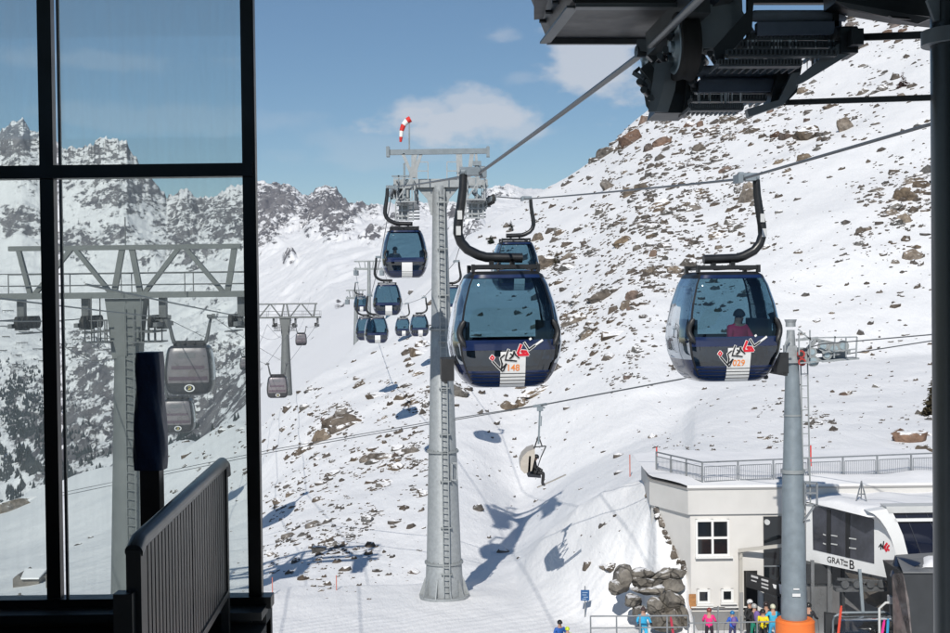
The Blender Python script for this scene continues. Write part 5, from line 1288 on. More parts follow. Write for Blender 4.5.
# ---------------------------------------------------------------- stacked boulders below the building's left wall
STACK = [(623,578,16,20,'dark angular boulder at the top left of the stone stack'),(620,587,17,11,'dark boulder at the left edge of the stone stack'),(640,574,22,10,'flat boulder at the top of the stone stack'),(646,583,30,9,'long pale flat boulder in the upper middle of the stone stack'),(648,590,28,9,'long dark flat boulder under the pale flat one in the stone stack'),(633,601,18,10,'brown boulder at the left middle of the stone stack'),(655,607,16,16,'grey boulder in the centre of the stone stack'),(673,603,22,22,'largest dark grey boulder, right middle of the stone stack'),(662,575,16,9,'dark boulder under the snow cap on top of the stone stack'),(676,574,18,10,'brown boulder at the upper right of the stone stack against the wall'),(676,585,20,10,'pale brown boulder above the largest grey one in the stone stack'),(659,622,16,15,'rounded pale boulder at the bottom left of the stone stack'),(674,622,16,16,'rounded pale boulder at the bottom right of the stone stack'),(640,612,14,10,'brown boulder behind the skier in light blue in the stone stack'),(684,618,8,18,'dark boulder between the bottom right pale one and the building'),(686,566,8,14,'upright rusty boulder leaning on the corner of the building'),(612,570,10,5,'small dark stone lying left of the stone stack top'),(605,569,10,5,'small brown stone lying farthest left of the stone stack top'),(587,567,7,8,'single dark stone in the snow above the blue sign')]
for i, (u, v, w, h, lab) in enumerate(STACK):
    yk = 57.2+(620-v)*.028 if i < 16 else None
    o = put_rock('boulder', u, v+(1 if yk is None else 0), w*1.28, h*1.22, 'w' if i < 15 else 'b', lab, None, rr_.uniform(-.12, .25), yk, .9)
for i in range(30):                        # stones along the edge of the wall
    f = i/29; u = 649+(685-649)*f+rr_.uniform(-3, 1.5); v = 492+(572-492)*f+rr_.uniform(-2, 2); w = rr_.uniform(3, 8)
    p = near_hit(u, v)
    if p is None or p.y > 64: continue
    put_rock('boulder', u, v, w, w*rr_.uniform(.7, 1.2), 'b', 'small brown stone in the row along the snow edge of the cream wall', 'stones along the snow edge of the cream wall', None, p.y-.12)

# ---------------------------------------------------------------- conifers
BARK = mat('bark', (.07, .05, .035), .9, 0, .3, 5); NEEDLE = mat('dark_needles', (.028, .038, .018), .8, 0, .45, 3); NEEDLEB = mat('brownish_needles', (.075, .06, .032), .8, 0, .4, 3)
def conifer(u, v, hpx, label, group=None, seed=1, y=None, lean=0, m=NEEDLE, dense=1.0, wide=.34):
    p = near_hit(u, v) if y is None else P(u, v, y)
    if p is None: return
    H = hpx*p.y/1300; r = random.Random(seed); o = thing('conifer_tree', p, label, 'tree', group=group)
    t = MB(); t.tube([p-Vector((0, 0, .4)), p+Vector((lean*H*.5, 0, H*.5)), p+Vector((lean*H, 0, H*.97))], [H*.03, H*.018, H*.004], 7); t.build('trunk', BARK, o)
    c = MB(); n = int(15*dense)
    for k in range(n):
        f = .10+.88*k/n; R_ = H*wide*(1-f)**.8*r.uniform(.65, 1.1)+H*.02; z = H*f
        for j in range(int(9*dense)):
            a = r.uniform(0, 2*math.pi); L = R_*r.uniform(.55, 1.15); d = Vector((math.cos(a), math.sin(a), 0)); s = d.cross(Vector((0, 0, 1))); b0 = p+Vector((lean*z, 0, z))
            dr = r.uniform(.15, .55); tip = b0+d*L-Vector((0, 0, L*dr)); mid = b0+d*L*.5-Vector((0, 0, L*dr*.35)); w = L*.26
            for q in (-1, 1): c.add([b0, mid+s*w*q, tip, mid-Vector((0, 0, w*.8))], [(0, 1, 2, 3)])
            for e in (.45, .75):
                m2 = b0.lerp(tip, e); c.add([m2, m2+s*w*1.3+d*w*.7-Vector((0, 0, w*.5)), m2+d*w*.9], [(0, 1, 2)]); c.add([m2, m2-s*w*1.3+d*w*.7-Vector((0, 0, w*.5)), m2+d*w*.9], [(0, 1, 2)])
    c.build('crown', m, o); return o
g_ = 'small conifers along the rocky skyline'
conifer(597, 157, 12, 'small dark conifer on the skyline at the left foot of the brown outcrop', g_, 1); conifer(622, 128, 14, 'slim dark conifer on the skyline above the reddish cliff block', g_, 2); conifer(634, 115, 11, 'small conifer on the skyline halfway between the slim one and the dark housing', g_, 3)
conifer(641, 111, 14, 'conifer on the skyline half covered by the dark wheel housing', g_, 4); conifer(611, 139, 10, 'little conifer on the skyline between two brown outcrops', g_, 5); conifer(601, 152, 8, 'tiny conifer directly right of the leftmost skyline conifer', g_, 6)
conifer(511, 232, 12, 'single small conifer in the snow above the half hidden gondola', None, 7); conifer(491, 244, 9, 'low bushy conifer left of the single small one by the hanger of gondola 148', None, 8, wide=.6)
conifer(557, 266, 16, 'brownish bare small tree beside the large outcrop behind gondola 148', None, 9, m=NEEDLEB)
conifer(936, 416, 44, 'bushy green and brown conifer half hidden by the column at the right edge', None, 10, wide=.42, dense=1.5, m=NEEDLEB)
conifer(903, 87, 16, 'small bare pinkish shrub on the snow above the lower tie bar', None, 11, m=mat('bare_twigs', (.20, .12, .10), .8), wide=.5, dense=.7)
# red and orange piste poles
POLE = mat('red_piste_pole', (.62, .05, .04), .5); POLEO = mat('faded_piste_pole', (.50, .16, .12), .6)
for (u, v0, v1, lab) in ((630,477,455,'short red piste pole standing on the snow bank left of the terrace'),(657,487,447,'tall red pole at the left corner post of the terrace railing'),(811,478,445,'red pole behind the terrace railing right of the blue grey tower'),(272.5,595,577,'thin red piste pole nearest to the window frame'),(336.5,590,575,'thin red piste pole on the lower left slope, farther from the window frame')):
    p = near_hit(u, v0)
    if u in (657, 811): p = P(u, v0, 62.9 if u == 657 else 62)
    if p is None: continue
    H = (v0-v1)*p.y/1300; m = MB(); m.tube([p-Vector((0, 0, .3)), p+Vector((0, 0, H))], .035 if u > 500 else .025, 8); topmesh(m, 'piste_pole', POLE if u in (657, 811) else POLEO, lab, 'pole', p, 'piste marker poles')

# ================================================================== FAR FOREST, SNOW FENCES, HUT
def far_cones(n, regs, name, label):
    vs = []; fs = []; c = 0; k = 0; r = random.Random(5)
    while c < n and k < n*12:
        k += 1; (a, b, wa, wb) = r.choice(regs); u, v = r.gauss(a, wa), r.gauss(b, wb)
        if mnoise.noise(Vector(((u-v*.5)/11, (v+u*.2)/13, 8))) < r.uniform(-.15, .3): continue
        p = far_hit(u, v)
        if p is None or p.y > 2000: continue
        H = r.uniform(2.5, 5.5); R_ = H*.34; m = 6; b0 = len(vs)
        vs.append((p.x, p.y, p.z+H))
        for i in range(m): a2 = 2*math.pi*i/m+r.random(); q = R_*r.uniform(.7, 1.2); vs.append((p.x+q*math.cos(a2), p.y+q*math.sin(a2), p.z-1))
        fs += [(b0, b0+1+i, b0+1+(i+1) % m) for i in range(m)]; c += 1
    me = bpy.data.meshes.new(name); me.from_pydata(vs, [], fs); me.materials.append(mat('far_conifers', (.03, .038, .042), .9, 0, .3, .02)); o = bpy.data.objects.new(name, me); col.objects.link(o); tag(o, label, 'forest', kind='stuff')
far_cones(3200, [(14,450,22,30),(10,480,30,16),(50,478,24,14),(45,440,18,26),(20,420,16,20),(95,480,16,10),(190,452,14,10),(165,470,14,8),(20,395,12,14)], 'mountain_forest', 'dark conifer forest far below the mountain cliffs, seen through the window')
FEN = mat('rusty_fence_steel', (.10, .10, .10), .7, .2)
rf = random.Random(9); fl_ = [(8,313),(30,318),(4,328),(26,333),(6,338),(22,345),(40,350),(3,352),(16,357),(55,322),(62,330),(50,341),(66,345),(60,354),(45,362),(72,351),(84,356),(92,349),(104,341),(110,352),(98,362),(112,361),(78,341),(14,366),(34,371),(108,331),(100,322),(2,300),(16,297)]
for (u, v) in fl_:
    p = far_hit(u, v, 500)
    if p is None: continue
    L = rf.uniform(12, 24)*p.y/1300/1.6; m = MB(); m.box(p+Vector((0, 0, 1.6)), (L, .4, 1.3))
    for k in range(5): q = p+Vector((-L/2+L*k/4, 0, 0)); m.bar(q-Vector((0, 0, 1.5)), q+Vector((0, 0, 2.6)), .35)
    topmesh(m, 'snow_fence', FEN, 'short dark avalanche fence on the distant snow slope, seen through the window', 'snow fence', p, 'avalanche fences on the distant slope')
hp = near_hit(28, 585); HW_ = 26*hp.y/1300
ht = thing('wooden_hut', hp, 'small grey wooden hut half buried in snow at the lower left', 'hut')
wd_ = mat('weathered_wood', (.16, .145, .13), .9, 0, .3, 1.5); w = HW_
m = MB(); m.box(hp+Vector((0, 1, HW_*.12)), (w, 3, HW_*.36)); m.prism([hp+Vector((-w/2, -.5, HW_*.3)), hp+Vector((-w*.12, -.5, HW_*.3)), hp+Vector((-w*.31, -.5, HW_*.46))], (0, 3, 0)); m.build('wall', wd_, ht)
m = MB(); m.prism([hp+Vector((-w*.14, -.8, HW_*.30)), hp+Vector((w*.55, -.8, HW_*.30)), hp+Vector((w*.55, 1.2, HW_*.44)), hp+Vector((-w*.3, 1.2, HW_*.47))], (0, 0, .12)); m.build('roof', SNOWC, ht)
for (u, v, h, lab) in ((47,588,14,'dark wooden post right of the small hut through the window'),(20,606,13,'dark wooden post left below the small hut through the window')):
    p = near_hit(u, v)
    if p: H = h*p.y/1300; m = MB(); m.bar(p-Vector((0, 0, .3)), p+Vector((0, 0, H)), .13); m.bar(p+Vector((-.2, 0, H*.8)), p+Vector((.2, 0, H*.8)), .08); topmesh(m, 'wooden_post', wd_, lab, 'post', p)
# ================================================================== PEOPLE
SKIN = mat('skin', (.42, .24, .17), .55)
def skin_body(chains, mats_of, levels=1):
    """chains: list of joint lists [(pos, radius, matkey)], first chain roots the figure; returns mesh"""
    me = bpy.data.meshes.new('b'); vs = []; es = []; rad = []; segs = []; idx = {}
    def vid(p, r):
        k = tuple(round(c, 4) for c in p)
        if k in idx: return idx[k]
        idx[k] = len(vs); vs.append(k); rad.append(r); return idx[k]
    for ch in chains:
        for (a, b) in zip(ch[:-1], ch[1:]):
            i, j = vid(a[0], a[1]), vid(b[0], b[1]); es.append((i, j)); segs.append((Vector(a[0]), Vector(b[0]), b[2]))
    me.from_pydata(vs, es, []); o = bpy.data.objects.new('b', me); col.objects.link(o)
    m = o.modifiers.new('s', 'SKIN'); m.use_smooth_shade = True
    sv = me.skin_vertices[0].data
    for i, r in enumerate(rad): sv[i].radius = (r if isinstance(r, tuple) else (r, r)); sv[i].use_root = (i == 0)
    sb = o.modifiers.new('u', 'SUBSURF'); sb.levels = levels; sb.render_levels = levels
    dg = bpy.context.evaluated_depsgraph_get(); out = bpy.data.meshes.new_from_object(o.evaluated_get(dg)); bpy.data.objects.remove(o); bpy.data.meshes.remove(me)
    for mm in mats_of['list']: out.materials.append(mm)
    for p in out.polygons:
        c = p.center; best = None
        for a, b, k in segs:
            d = b-a; t = max(0, min(1, (c-a).dot(d)/max(d.length_squared, 1e-9))); q = (c-(a+d*t)).length
            if best is None or q < best[0]: best = (q, k)
        p.material_index = mats_of[best[1]]; p.use_smooth = True
    return out
def cloth(name, c): return mat(name, c, .75, 0, .14, 9, .006, 60)
def person(label, p, rz, jacket, pants, head='helmet', headcol=(.02, .02, .02), pose='stand', H=1.75, s=1.0, pack=None, arms='poles', cat='person', group=None, glove=(.02, .02, .02), poles=True):
    o = thing('person', p, label, cat, rz, group); k = H/1.75
    J = cloth('jacket_%.2f_%.2f_%.2f' % jacket, jacket); T_ = cloth('trousers_%.2f_%.2f_%.2f' % pants, pants); G = cloth('gloves', glove); B_ = cloth('boots', (.03, .03, .035))
    mo = {'list': [J, T_, SKIN, G, B_], 'j': 0, 't': 1, 's': 2, 'g': 3, 'b': 4}
    def V(x, y, z): return (x*k, y*k, z*k)
    if pose == 'stand':
        hip, ch, nk, hd = V(0, 0, .93), V(0, -.02, 1.26), V(0, 0, 1.46), V(0, -.03, 1.60)
        legs = [[(hip, .15*k, 't'), (V(sx*.11, 0, .84), .10*k, 't'), (V(sx*.14, -.05, .48), .075*k, 't'), (V(sx*.15, .0, .16), .065*k, 't'), (V(sx*.15, .01, .07), .06*k, 'b'), (V(sx*.16, -.16, .05), .05*k, 'b')] for sx in (-1, 1)]
        el = {'poles': (.29, -.04, 1.16, .30, -.26, 1.06), 'down': (.27, .04, 1.14, .28, -.05, .90), 'front': (.26, -.08, 1.15, .10, -.28, 1.18), 'wide': (.36, .0, 1.20, .46, -.12, 1.02)}[arms]
    else:
        hip, ch, nk, hd = V(0, 0, .12), V(0, .06, .46), V(0, .05, .66), V(0, .01, .775)
        legs = [[(hip, .15*k, 't'), (V(sx*.11, -.08, .12), .11*k, 't'), (V(sx*.13, -.46, .16), .08*k, 't'), (V(sx*.13, -.50, -.22), .068*k, 't'), (V(sx*.13, -.50, -.32), .06*k, 'b'), (V(sx*.13, -.66, -.36), .05*k, 'b')] for sx in (-1, 1)]
        el = (.27, -.05, .34, .15, -.28, .30)
    z0 = 0
    ac = [[(ch, .165*k, 'j'), (V(sx*.19, ch[1]/k, (ch[2]/k)+.12), .085*k, 'j'), (V(sx*el[0], el[1], el[2]), .06*k, 'j'), (V(sx*el[3], el[4], el[5]), .047*k, 'j'), (V(sx*(el[3]*.98), el[4]-.045, el[5]-.01), .045*k, 'g')] for sx in (-1, 1)]
    body = [(hip, .15*k, 't'), ((Vector(hip)*.5+Vector(ch)*.5).to_tuple(), (.155*k, .13*k), 'j'), (ch, .165*k, 'j'), (nk, .078*k, 's'), (hd, .095*k, 's'), (V(hd[0], hd[1]/k-.0, hd[2]/k+.09), .07*k, 's')]
    me = skin_body([body]+legs+ac, mo); bo = bpy.data.objects.new('body', me); col.objects.link(bo); bo.parent = o; WM[bo.name] = WM[o.name]
    h = Vector(hd)
    # hands: palm, four fingers of different lengths and a thumb
    for sx in (-1, 1):
        w = Vector(V(sx*(el[3]*.98), el[4]-.045, el[5]-.01)); hb = MB()
        d = Vector((0, -1, -.15)).normalized()
        hb.tube([w, w+d*.05*k], [.03*k, .034*k], 8)
        for f, L in ((-.027, .050), (-.009, .060), (.009, .056), (.027, .042)):
            a = w+d*.05*k+Vector((f*k, 0, 0)); hb.tube([a, a+(d+Vector((0, 0, -.5))).normalized()*L*.5*k, a+(d*.2+Vector((0, 0, -1)))*L*.62*k], [.012*k, .011*k, .009*k], 6)
        a = w+Vector((-sx*.03*k, -.02*k, 0)); hb.tube([a, a+Vector((-sx*.028, -.03, -.008))*k, a+Vector((-sx*.022, -.055, -.02))*k], [.013*k, .012*k, .01*k], 6)
        hb.build('glove', G, o, local=True)
    # face: eyes, nose, mouth, ears
    fb = MB(); fb.tube([h+Vector((0, -.085, .005))*k, h+Vector((0, -.12, -.02))*k], [.012*k, .016*k], 6); fb.build('nose', SKIN, o, local=True)
    for sx in (-1, 1):
        e = MB(); e.cyl(h+Vector((sx*.033, -.088, .025))*k, (0, 1, 0), .012*k, .012, 8); e.build('eye', INKB, o, local=True)
    e = MB(); e.box(h+Vector((0, -.090, -.05))*k, (.045*k, .01, .01*k)); e.build('mouth', mat('lips', (.30, .09, .08), .5), o, local=True)
    hb = MB(); n = 16; rows = 7; rs = .128*k; vs = []; cz = .045
    if head == 'helmet':
        for j in range(rows+1):
            el_ = -.35+(math.pi/2+.35)*j/rows
            for i in range(n): a = 2*math.pi*i/n; fr_ = 1 if not (j < 2 and math.sin(a) < -.5) else .82; vs.append(tuple(h+Vector((math.cos(a)*math.cos(el_)*rs*fr_*.95, math.sin(a)*math.cos(el_)*rs*1.08*fr_, math.sin(el_)*rs*1.02+cz*k))))
        hb.add(vs, [(j*n+i, j*n+(i+1) % n, (j+1)*n+(i+1) % n, (j+1)*n+i) for j in range(rows) for i in range(n)], True); hb.build('helmet', mat('helmet_%.2f_%.2f_%.2f' % headcol, headcol, .3, 0, .1, 5), o, local=True)
        g = MB(); g.tube([h+Vector((math.sin(a)*.105, -math.cos(a)*.112, .03))*k for a in np.linspace(-1.2, 1.2, 9)], .028*k, 6); g.build('goggles', mat('goggle_lens', (.02, .02, .03), .1, spec=.8), o, local=True)
    else:
        for j in range(rows+1):
            el_ = .05+(math.pi/2-.05)*j/rows
            for i in range(n): a = 2*math.pi*i/n; vs.append(tuple(h+Vector((math.cos(a)*math.cos(el_)*rs*.9, math.sin(a)*math.cos(el_)*rs, math.sin(el_)*rs*1.12+.03*k))))
        hb.add(vs, [(j*n+i, j*n+(i+1) % n, (j+1)*n+(i+1) % n, (j+1)*n+i) for j in range(rows) for i in range(n)], True)
        hb.tube([h+Vector((math.sin(a)*.100, -math.cos(a)*.112, .045))*k for a in np.linspace(0, 2*math.pi, 17)], .018*k, 6, False); hb.build('hat', cloth('hat_%.2f_%.2f_%.2f' % headcol, headcol), o, local=True)
    if pack:
        pb_ = MB(); c = Vector(ch)+Vector((0, .20, .0))*k; pts = [c+Vector((0, 0, -.22))*k, c+Vector((0, .02, -.1))*k, c+Vector((0, .02, .1))*k, c+Vector((0, -.01, .22))*k]; pb_.tube(pts, [.09*k, .145*k, .14*k, .08*k], 12); pb_.build('backpack', cloth('pack', pack), o, local=True)
    if pose == 'stand' and poles:
        for sx in (-1, 1):
            w = Vector(V(sx*el[3], el[4]-.09, el[5])); side_ = 'left' if sx > 0 else 'right'; M = WM[o.name]; m = MB(); m.tube([M @ (w+Vector((0, 0, .05))), M @ Vector((w.x*1.15, w.y-.12, .02))], .009, 6)
            topmesh(m, 'ski_pole', mat('pole_shaft', (.1, .1, .11), .35, .5), 'thin ski pole held by ' + label[label.find('in '):] if False else 'thin dark '+side_+' pole of the '+SHORT.get(label, 'skier'), 'ski pole', group='ski poles of the waiting skiers')
    return o
SHORT = {}
def skis(p, rz, c, label, L=1.65):
    m = MB(); M = Matrix.Translation(p) @ Matrix.Rotation(rz, 4, 'Z')
    for sx in (-.15, .15):
        pts = [(sx, L*.47, .02), (sx, L*.3, .015), (sx, 0, .015), (sx, -L*.42, .02), (sx, -L*.5, .09), (sx, -L*.54, .14)]
        for a, b in zip(pts[:-1], pts[1:]): m.bar(M @ Vector(a), M @ Vector(b), .085, .016)
    return topmesh(m, 'skis', mat('ski_%.2f_%.2f_%.2f' % c, c, .35), label, 'skis', group='skis on the feet of the waiting skiers')
def stand(u, vh, H, rz, label, short, **kw):
    """head top seen at (u, vh): find the distance at which a figure of height H on the ground has its head there"""
    q = P(u, vh, 1.0); y = (GROUND_Z+H)/q.z; y = min(max(y, 50), 57.5); SHORT[label] = short
    p = Vector((P(u, vh, y).x, y, GROUND_Z+.04))
    H2 = P(u, vh, y).z-GROUND_Z-.04
    o = person(label, p, rz, H=H2, **kw)
    skis(p, rz, kw.get('skic', (.03, .03, .035)) if False else SK.get(short, (.04, .04, .05)), 'skis under the '+short)
    return o
SK = {}
stand(643, 607, 1.72, R(10), 'skier in a light blue suit and dark hat standing in front of the stone stack', 'skier in light blue by the stone stack', jacket=(.03, .36, .62), pants=(.05, .42, .66), headcol=(.05, .03, .03), head='hat')
stand(709, 608, 1.62, R(165), 'skier in a bright pink jacket by the low railing', 'skier in pink', jacket=(.78, .03, .20), pants=(.03, .02, .03), headcol=(.20, .05, .04))
stand(732.5, 611, 1.45, R(190), 'small skier in a royal blue jacket right of the skier in pink', 'small skier in royal blue', jacket=(.03, .11, .52), pants=(.05, .05, .12), headcol=(.02, .16, .36), pack=(.16, .10, .30))
stand(749.5, 599.5, 1.85, R(30), 'skier in black with a white helmet in front of the dark doorway', 'skier in black with the white helmet', jacket=(.015, .016, .018), pants=(.015, .016, .018), headcol=(.62, .62, .62))
stand(754.5, 604, 1.74, R(200), 'skier in green trousers and grey helmet behind the one in the white helmet', 'skier in black and green', jacket=(.02, .02, .022), pants=(.01, .20, .13), headcol=(.36, .36, .35), pack=(.02, .02, .02))
stand(763, 609, 1.65, R(-20), 'skier in a yellow jacket and black trousers next to the tower foot', 'skier in yellow', jacket=(.72, .58, .01), pants=(.02, .02, .022), headcol=(.02, .02, .02), arms='front')
stand(773, 604.5, 1.74, R(185), 'skier in a bright cyan jacket directly left of the orange pad', 'skier in cyan by the orange pad', jacket=(.05, .40, .60), pants=(.05, .33, .58), headcol=(.55, .55, .42), arms='wide')
stand(766, 602, 1.78, R(160), 'dark clothed skier standing behind the yellow and cyan ones', 'dark skier at the back', jacket=(.05, .035, .03), pants=(.02, .02, .02), headcol=(.03, .02, .02))
stand(808.5, 603, 1.78, R(150), 'dark clothed skier just right of the blue grey tower', 'dark skier right of the tower', jacket=(.02, .02, .025), pants=(.02, .02, .025), headcol=(.02, .02, .02))
stand(559.5, 620, 1.62, R(20), 'skier in a dark blue jacket at the bottom edge, left below the blue sign', 'skier in dark blue', jacket=(.02, .10, .38), pants=(.03, .03, .04), headcol=(.02, .02, .02))
stand(567.5, 627, 1.40, R(200), 'child in a neon yellow jacket at the bottom edge below the blue sign', 'child in neon yellow', jacket=(.55, .68, .02), pants=(.05, .05, .05), headcol=(.50, .62, .03))
stand(628, 621, 1.25, R(20), 'small dark clothed child at the bottom edge by the stone stack', 'dark clothed child', jacket=(.05, .05, .06), pants=(.03, .03, .03), headcol=(.03, .03, .03)) if False else None
# passengers seen through the cabin windows
def seated(M, x, y, z, rz, label, **kw):
    p = M @ Vector((x, y, z)); o = person(label, p, 0, pose='sit', poles=False, **kw); 
    MM = Matrix.Translation(p) @ Matrix.Rotation(M.to_euler().z+rz, 4, 'Z'); set_thing(o, MM); return o
seated(WM[proto_r.name], .38, .05, -3.62, R(20), 'passenger in a dark red jacket and black hat sitting in gondola 029', jacket=(.75, .03, .12), pants=(.02, .02, .025), head='hat', headcol=(.02, .02, .025), H=1.85)
seated(WM[simple_l.name], -.42, .2, -3.62, R(15), 'dark clothed passenger in the gondola left of the tall tower head', jacket=(.03, .04, .07), pants=(.02, .02, .02), head='hat', headcol=(.02, .02, .02), H=1.85)

# ================================================================== CHAIRLIFT: ropes, far chair with rider, chairs in the station
Gc = P(540, 405.5, 60)
cr = [P(60, 496, 96), P(270, 452.5, 78), P(430, 424, 66.5), Gc, P(680, 379.5, 54.5), P(793, 352, 50), P(822, 344, 49.2), P(950, 333, 45.5), P(1050, 325, 43)]
rope(cr, .022, 'thin chairlift rope rising from the lower left slope to the blue grey tower', 0.0, name='steel_rope')
rope([P(60, 493, 102), P(270, 450, 83), P(430, 422, 71), P(540, 405, 64), P(680, 379, 58), P(808, 360, 52.5), P(950, 338, 48), P(1050, 331, 45)], .022, 'second thin chairlift rope running just behind the first one', 0.0)
HOOD = glass('smoky_chair_hood', (.45, .43, .40), .10, dirt=.18, dirtcol=(.5, .46, .40))
ch = thing('lift_chair', Gc, 'far chair with a beige weather hood and one rider, right of the tall tower', 'chairlift')
def CQ(u, v, y=60): return P(u, v, y)
m = MB(); m.bar(CQ(533, 406.5), CQ(547, 404), .09, .12); m.bar(CQ(535, 405), CQ(545, 408), .07, .07); m.box(CQ(540, 409), (.28, .2, .18)); m.build('grip', PAINTG, ch)
m = MB(); m.bar(CQ(540, 408), CQ(538.5, 444), .085, .085); m.bar(CQ(541.5, 416), CQ(541, 426), .05); m.build('hanger', PAINTG, ch)
m = MB(); m.bar(CQ(538.5, 436), CQ(534, 449), .06); m.bar(CQ(538.5, 436), CQ(542, 446), .06)
for y in (59.2, 60.0, 60.8): m.bar(CQ(534, 447, y), CQ(546, 446, y), .05); m.bar(CQ(546, 446, y), CQ(541, 457, y), .05); m.bar(CQ(541, 457, y), CQ(536, 472, y), .04)
m.bar(CQ(534, 447, 59.2), CQ(534, 447, 60.8), .05); m.build('frame', BLACKP, ch)
m = MB(); cs = [CQ(534, 446.5), CQ(527, 449), CQ(522, 454), CQ(519.5, 460), CQ(520, 467), CQ(524, 471)]; 
for a, b_ in zip(cs[:-1], cs[1:]): m.add([a-Vector((0, .9, 0)), b_-Vector((0, .9, 0)), b_+Vector((0, .9, 0)), a+Vector((0, .9, 0))], [(0, 1, 2, 3)], True)
m.prism([c-Vector((0, .9, 0)) for c in cs+[CQ(531, 468), CQ(534, 455)]], (0, .02, 0)); m.build('hood', mat('beige_hood', (.42, .38, .33), .45, 0, .1, 4), ch)
m = MB(); m.prism([CQ(529, 474, 59.1), CQ(541, 476, 59.1), CQ(541, 478, 59.1), CQ(528, 477, 59.1)], (0, 1.8, 0)); m.prism([CQ(529, 456, 59.1), CQ(531, 456, 59.1), CQ(530, 476, 59.1), CQ(527.5, 476, 59.1)], (0, 1.8, 0)); m.build('seat', SEAT, ch)
sp_ = CQ(533, 473.5, 59.6)-Vector((0, 0, .04)); rd = person('skier in black sitting on the far chair with skis dangling', sp_, 0, jacket=(.016, .017, .02), pants=(.016, .017, .02), pose='sit', poles=False, H=1.75, headcol=(.02, .02, .02))
set_thing(rd, Matrix.Translation(sp_) @ Matrix.Rotation(R(82), 4, 'Z') @ Matrix.Rotation(R(12), 4, 'X'))
m = MB()
for dy in (-.12, .14): m.bar(CQ(537, 487.5, 59.6+dy), CQ(553, 480.5, 59.6+dy), .11, .05); m.bar(CQ(553, 480.5, 59.6+dy), CQ(566, 474.5, 59.6+dy), .11, .05)
topmesh(m, 'skis', mat('pale_ski', (.30, .28, .25), .4), 'pair of pale skis on the boots of the rider on the far chair', 'skis')
# big chair waiting in the station
def big_chair(x, y, label, w=2.6):
    o = thing('lift_chair', (x, y, gz+.45), label, 'chairlift'); b0 = Vector((x, y, gz+.45))
    fr_ = MB(); r_ = [b0+Vector((sx*w/2, 0, 0)) for sx in (-1, 1)]
    for q in r_: fr_.tube([q+Vector((0, -.45, -.02)), q+Vector((0, .0, .02)), q+Vector((0, .2, .5)), q+Vector((0, .15, 1.1)), q+Vector((0, -.1, 1.35))], .045, 8)
    fr_.tube([r_[0]+Vector((0, -.1, 1.35)), r_[0]+Vector((.3, -.1, 1.5)), r_[1]+Vector((-.3, -.1, 1.5)), r_[1]+Vector((0, -.1, 1.35))], .05, 8)
    fr_.bar(b0+Vector((0, -.1, 1.5)), b0+Vector((0, .3, 3.2)), .12, .12); fr_.build('frame', PAINTG, o)
    m = MB(); n = 8; vs = []
    for j in range(n+1):
        a = -.2+1.7*j/n; vs += [tuple(b0+Vector((-w/2+.05, -.1-.75*math.sin(a), .55+.85*math.cos(a)))), tuple(b0+Vector((w/2-.05, -.1-.75*math.sin(a), .55+.85*math.cos(a))))]
    m.add(vs, [(2*j, 2*j+1, 2*j+3, 2*j+2) for j in range(n)], True); m.build('hood', HOOD, o)
    for k in range(6):
        c = b0+Vector((-w/2+w*(k+.5)/6, 0, 0)); s = MB(); s.box(c+Vector((0, -.22, .02)), (w/6-.04, .5, .10)); s.build('seat', SEAT, o); s = MB(); s.box(c+Vector((0, .08, .36)), (w/6-.04, .09, .58), Matrix.Rotation(R(-12), 3, 'X')); s.build('backrest', SEAT, o)
    for z, yy in ((-.06, -.42), (-.16, -.40), (-.26, -.36)): s = MB(); s.bar(b0+Vector((-w/2, yy, z)), b0+Vector((w/2, yy, z)), .05, .07); s.build('slat', mat('pale_wood', (.42, .36, .28), .6, 0, .15, 10), o)
    return o
c1 = P(862, 612, 53.2); big_chair(c1.x, 53.2, 'large empty chair of the chairlift waiting under the white station', 2.3)
m = MB(); q = P(862, 596, 53.4); m.box(q+Vector((0, .3, .25)), (2.1, .5, .16))
for k in (-.7, -.2, .35, .8): m.cyl(q+Vector((k, .0, .5)), (0, 1, 0), .16, .12, 16)
m.bar(q+Vector((-1, .1, .7)), q+Vector((.9, .1, .55)), .1); topmesh(m, 'drive_gear', mat('machine_grey', (.10, .105, .11), .5, .3, .25, 4), 'dark grey drive gear with round wheels above the waiting chair', 'machinery')
m = MB(); q = P(893, 608, 52.2); m.tube([q+Vector((-.55, 0, -1.6)), q+Vector((-.55, 0, .0)), q+Vector((-.3, 0, .22)), q+Vector((.3, 0, .22))], .055, 8); m.box(q+Vector((.1, 0, .35)), (.55, .4, .3)); topmesh(m, 'turnstile', LGREY, 'light grey curved pipe gate with a box on top left of the dark booth', 'gate')
for (u0, v0, u1, v1, c, lab) in ((884,622,881,640,(.70,.04,.28),'pink ski standing in the rack by the dark booth'),(888,621,887,640,(.05,.30,.55),'light blue ski standing in the rack by the dark booth'),(893,619,898,640,(.60,.58,.52),'cream ski leaning in the rack by the dark booth'),(671,619,674,640,(.40,.03,.06),'dark red ski standing upright in the snow before the stone stack'),(841,608,838,636,(.55,.06,.03),'red pole leaning at the left side of the waiting chair')):
    y = 52.3 if u0 > 700 else 55.6; a, b_ = P(u0, v0, y), P(u1, v1, y); d = (b_-a).normalized(); m = MB(); m.bar(a, b_, .10, .02, up=(0, 1, 0)); m.bar(a-d*-.0, a-d*.10, .07, .02, up=(0, 1, 0)); topmesh(m, 'ski', mat('ski_%.2f_%.2f_%.2f' % c, c, .35), lab, 'ski')
m = MB(); q = P(833, 628, 54); m.prism([q+Vector((-.3, 0, -1.2)), q+Vector((.35, 0, -1.2)), q+Vector((.2, 0, .55)), q+Vector((-.3, 0, .62))], (0, .3, 0)); topmesh(m, 'control_cabinet', DKPANEL, 'dark slanted control cabinet right of the orange pad', 'cabinet')
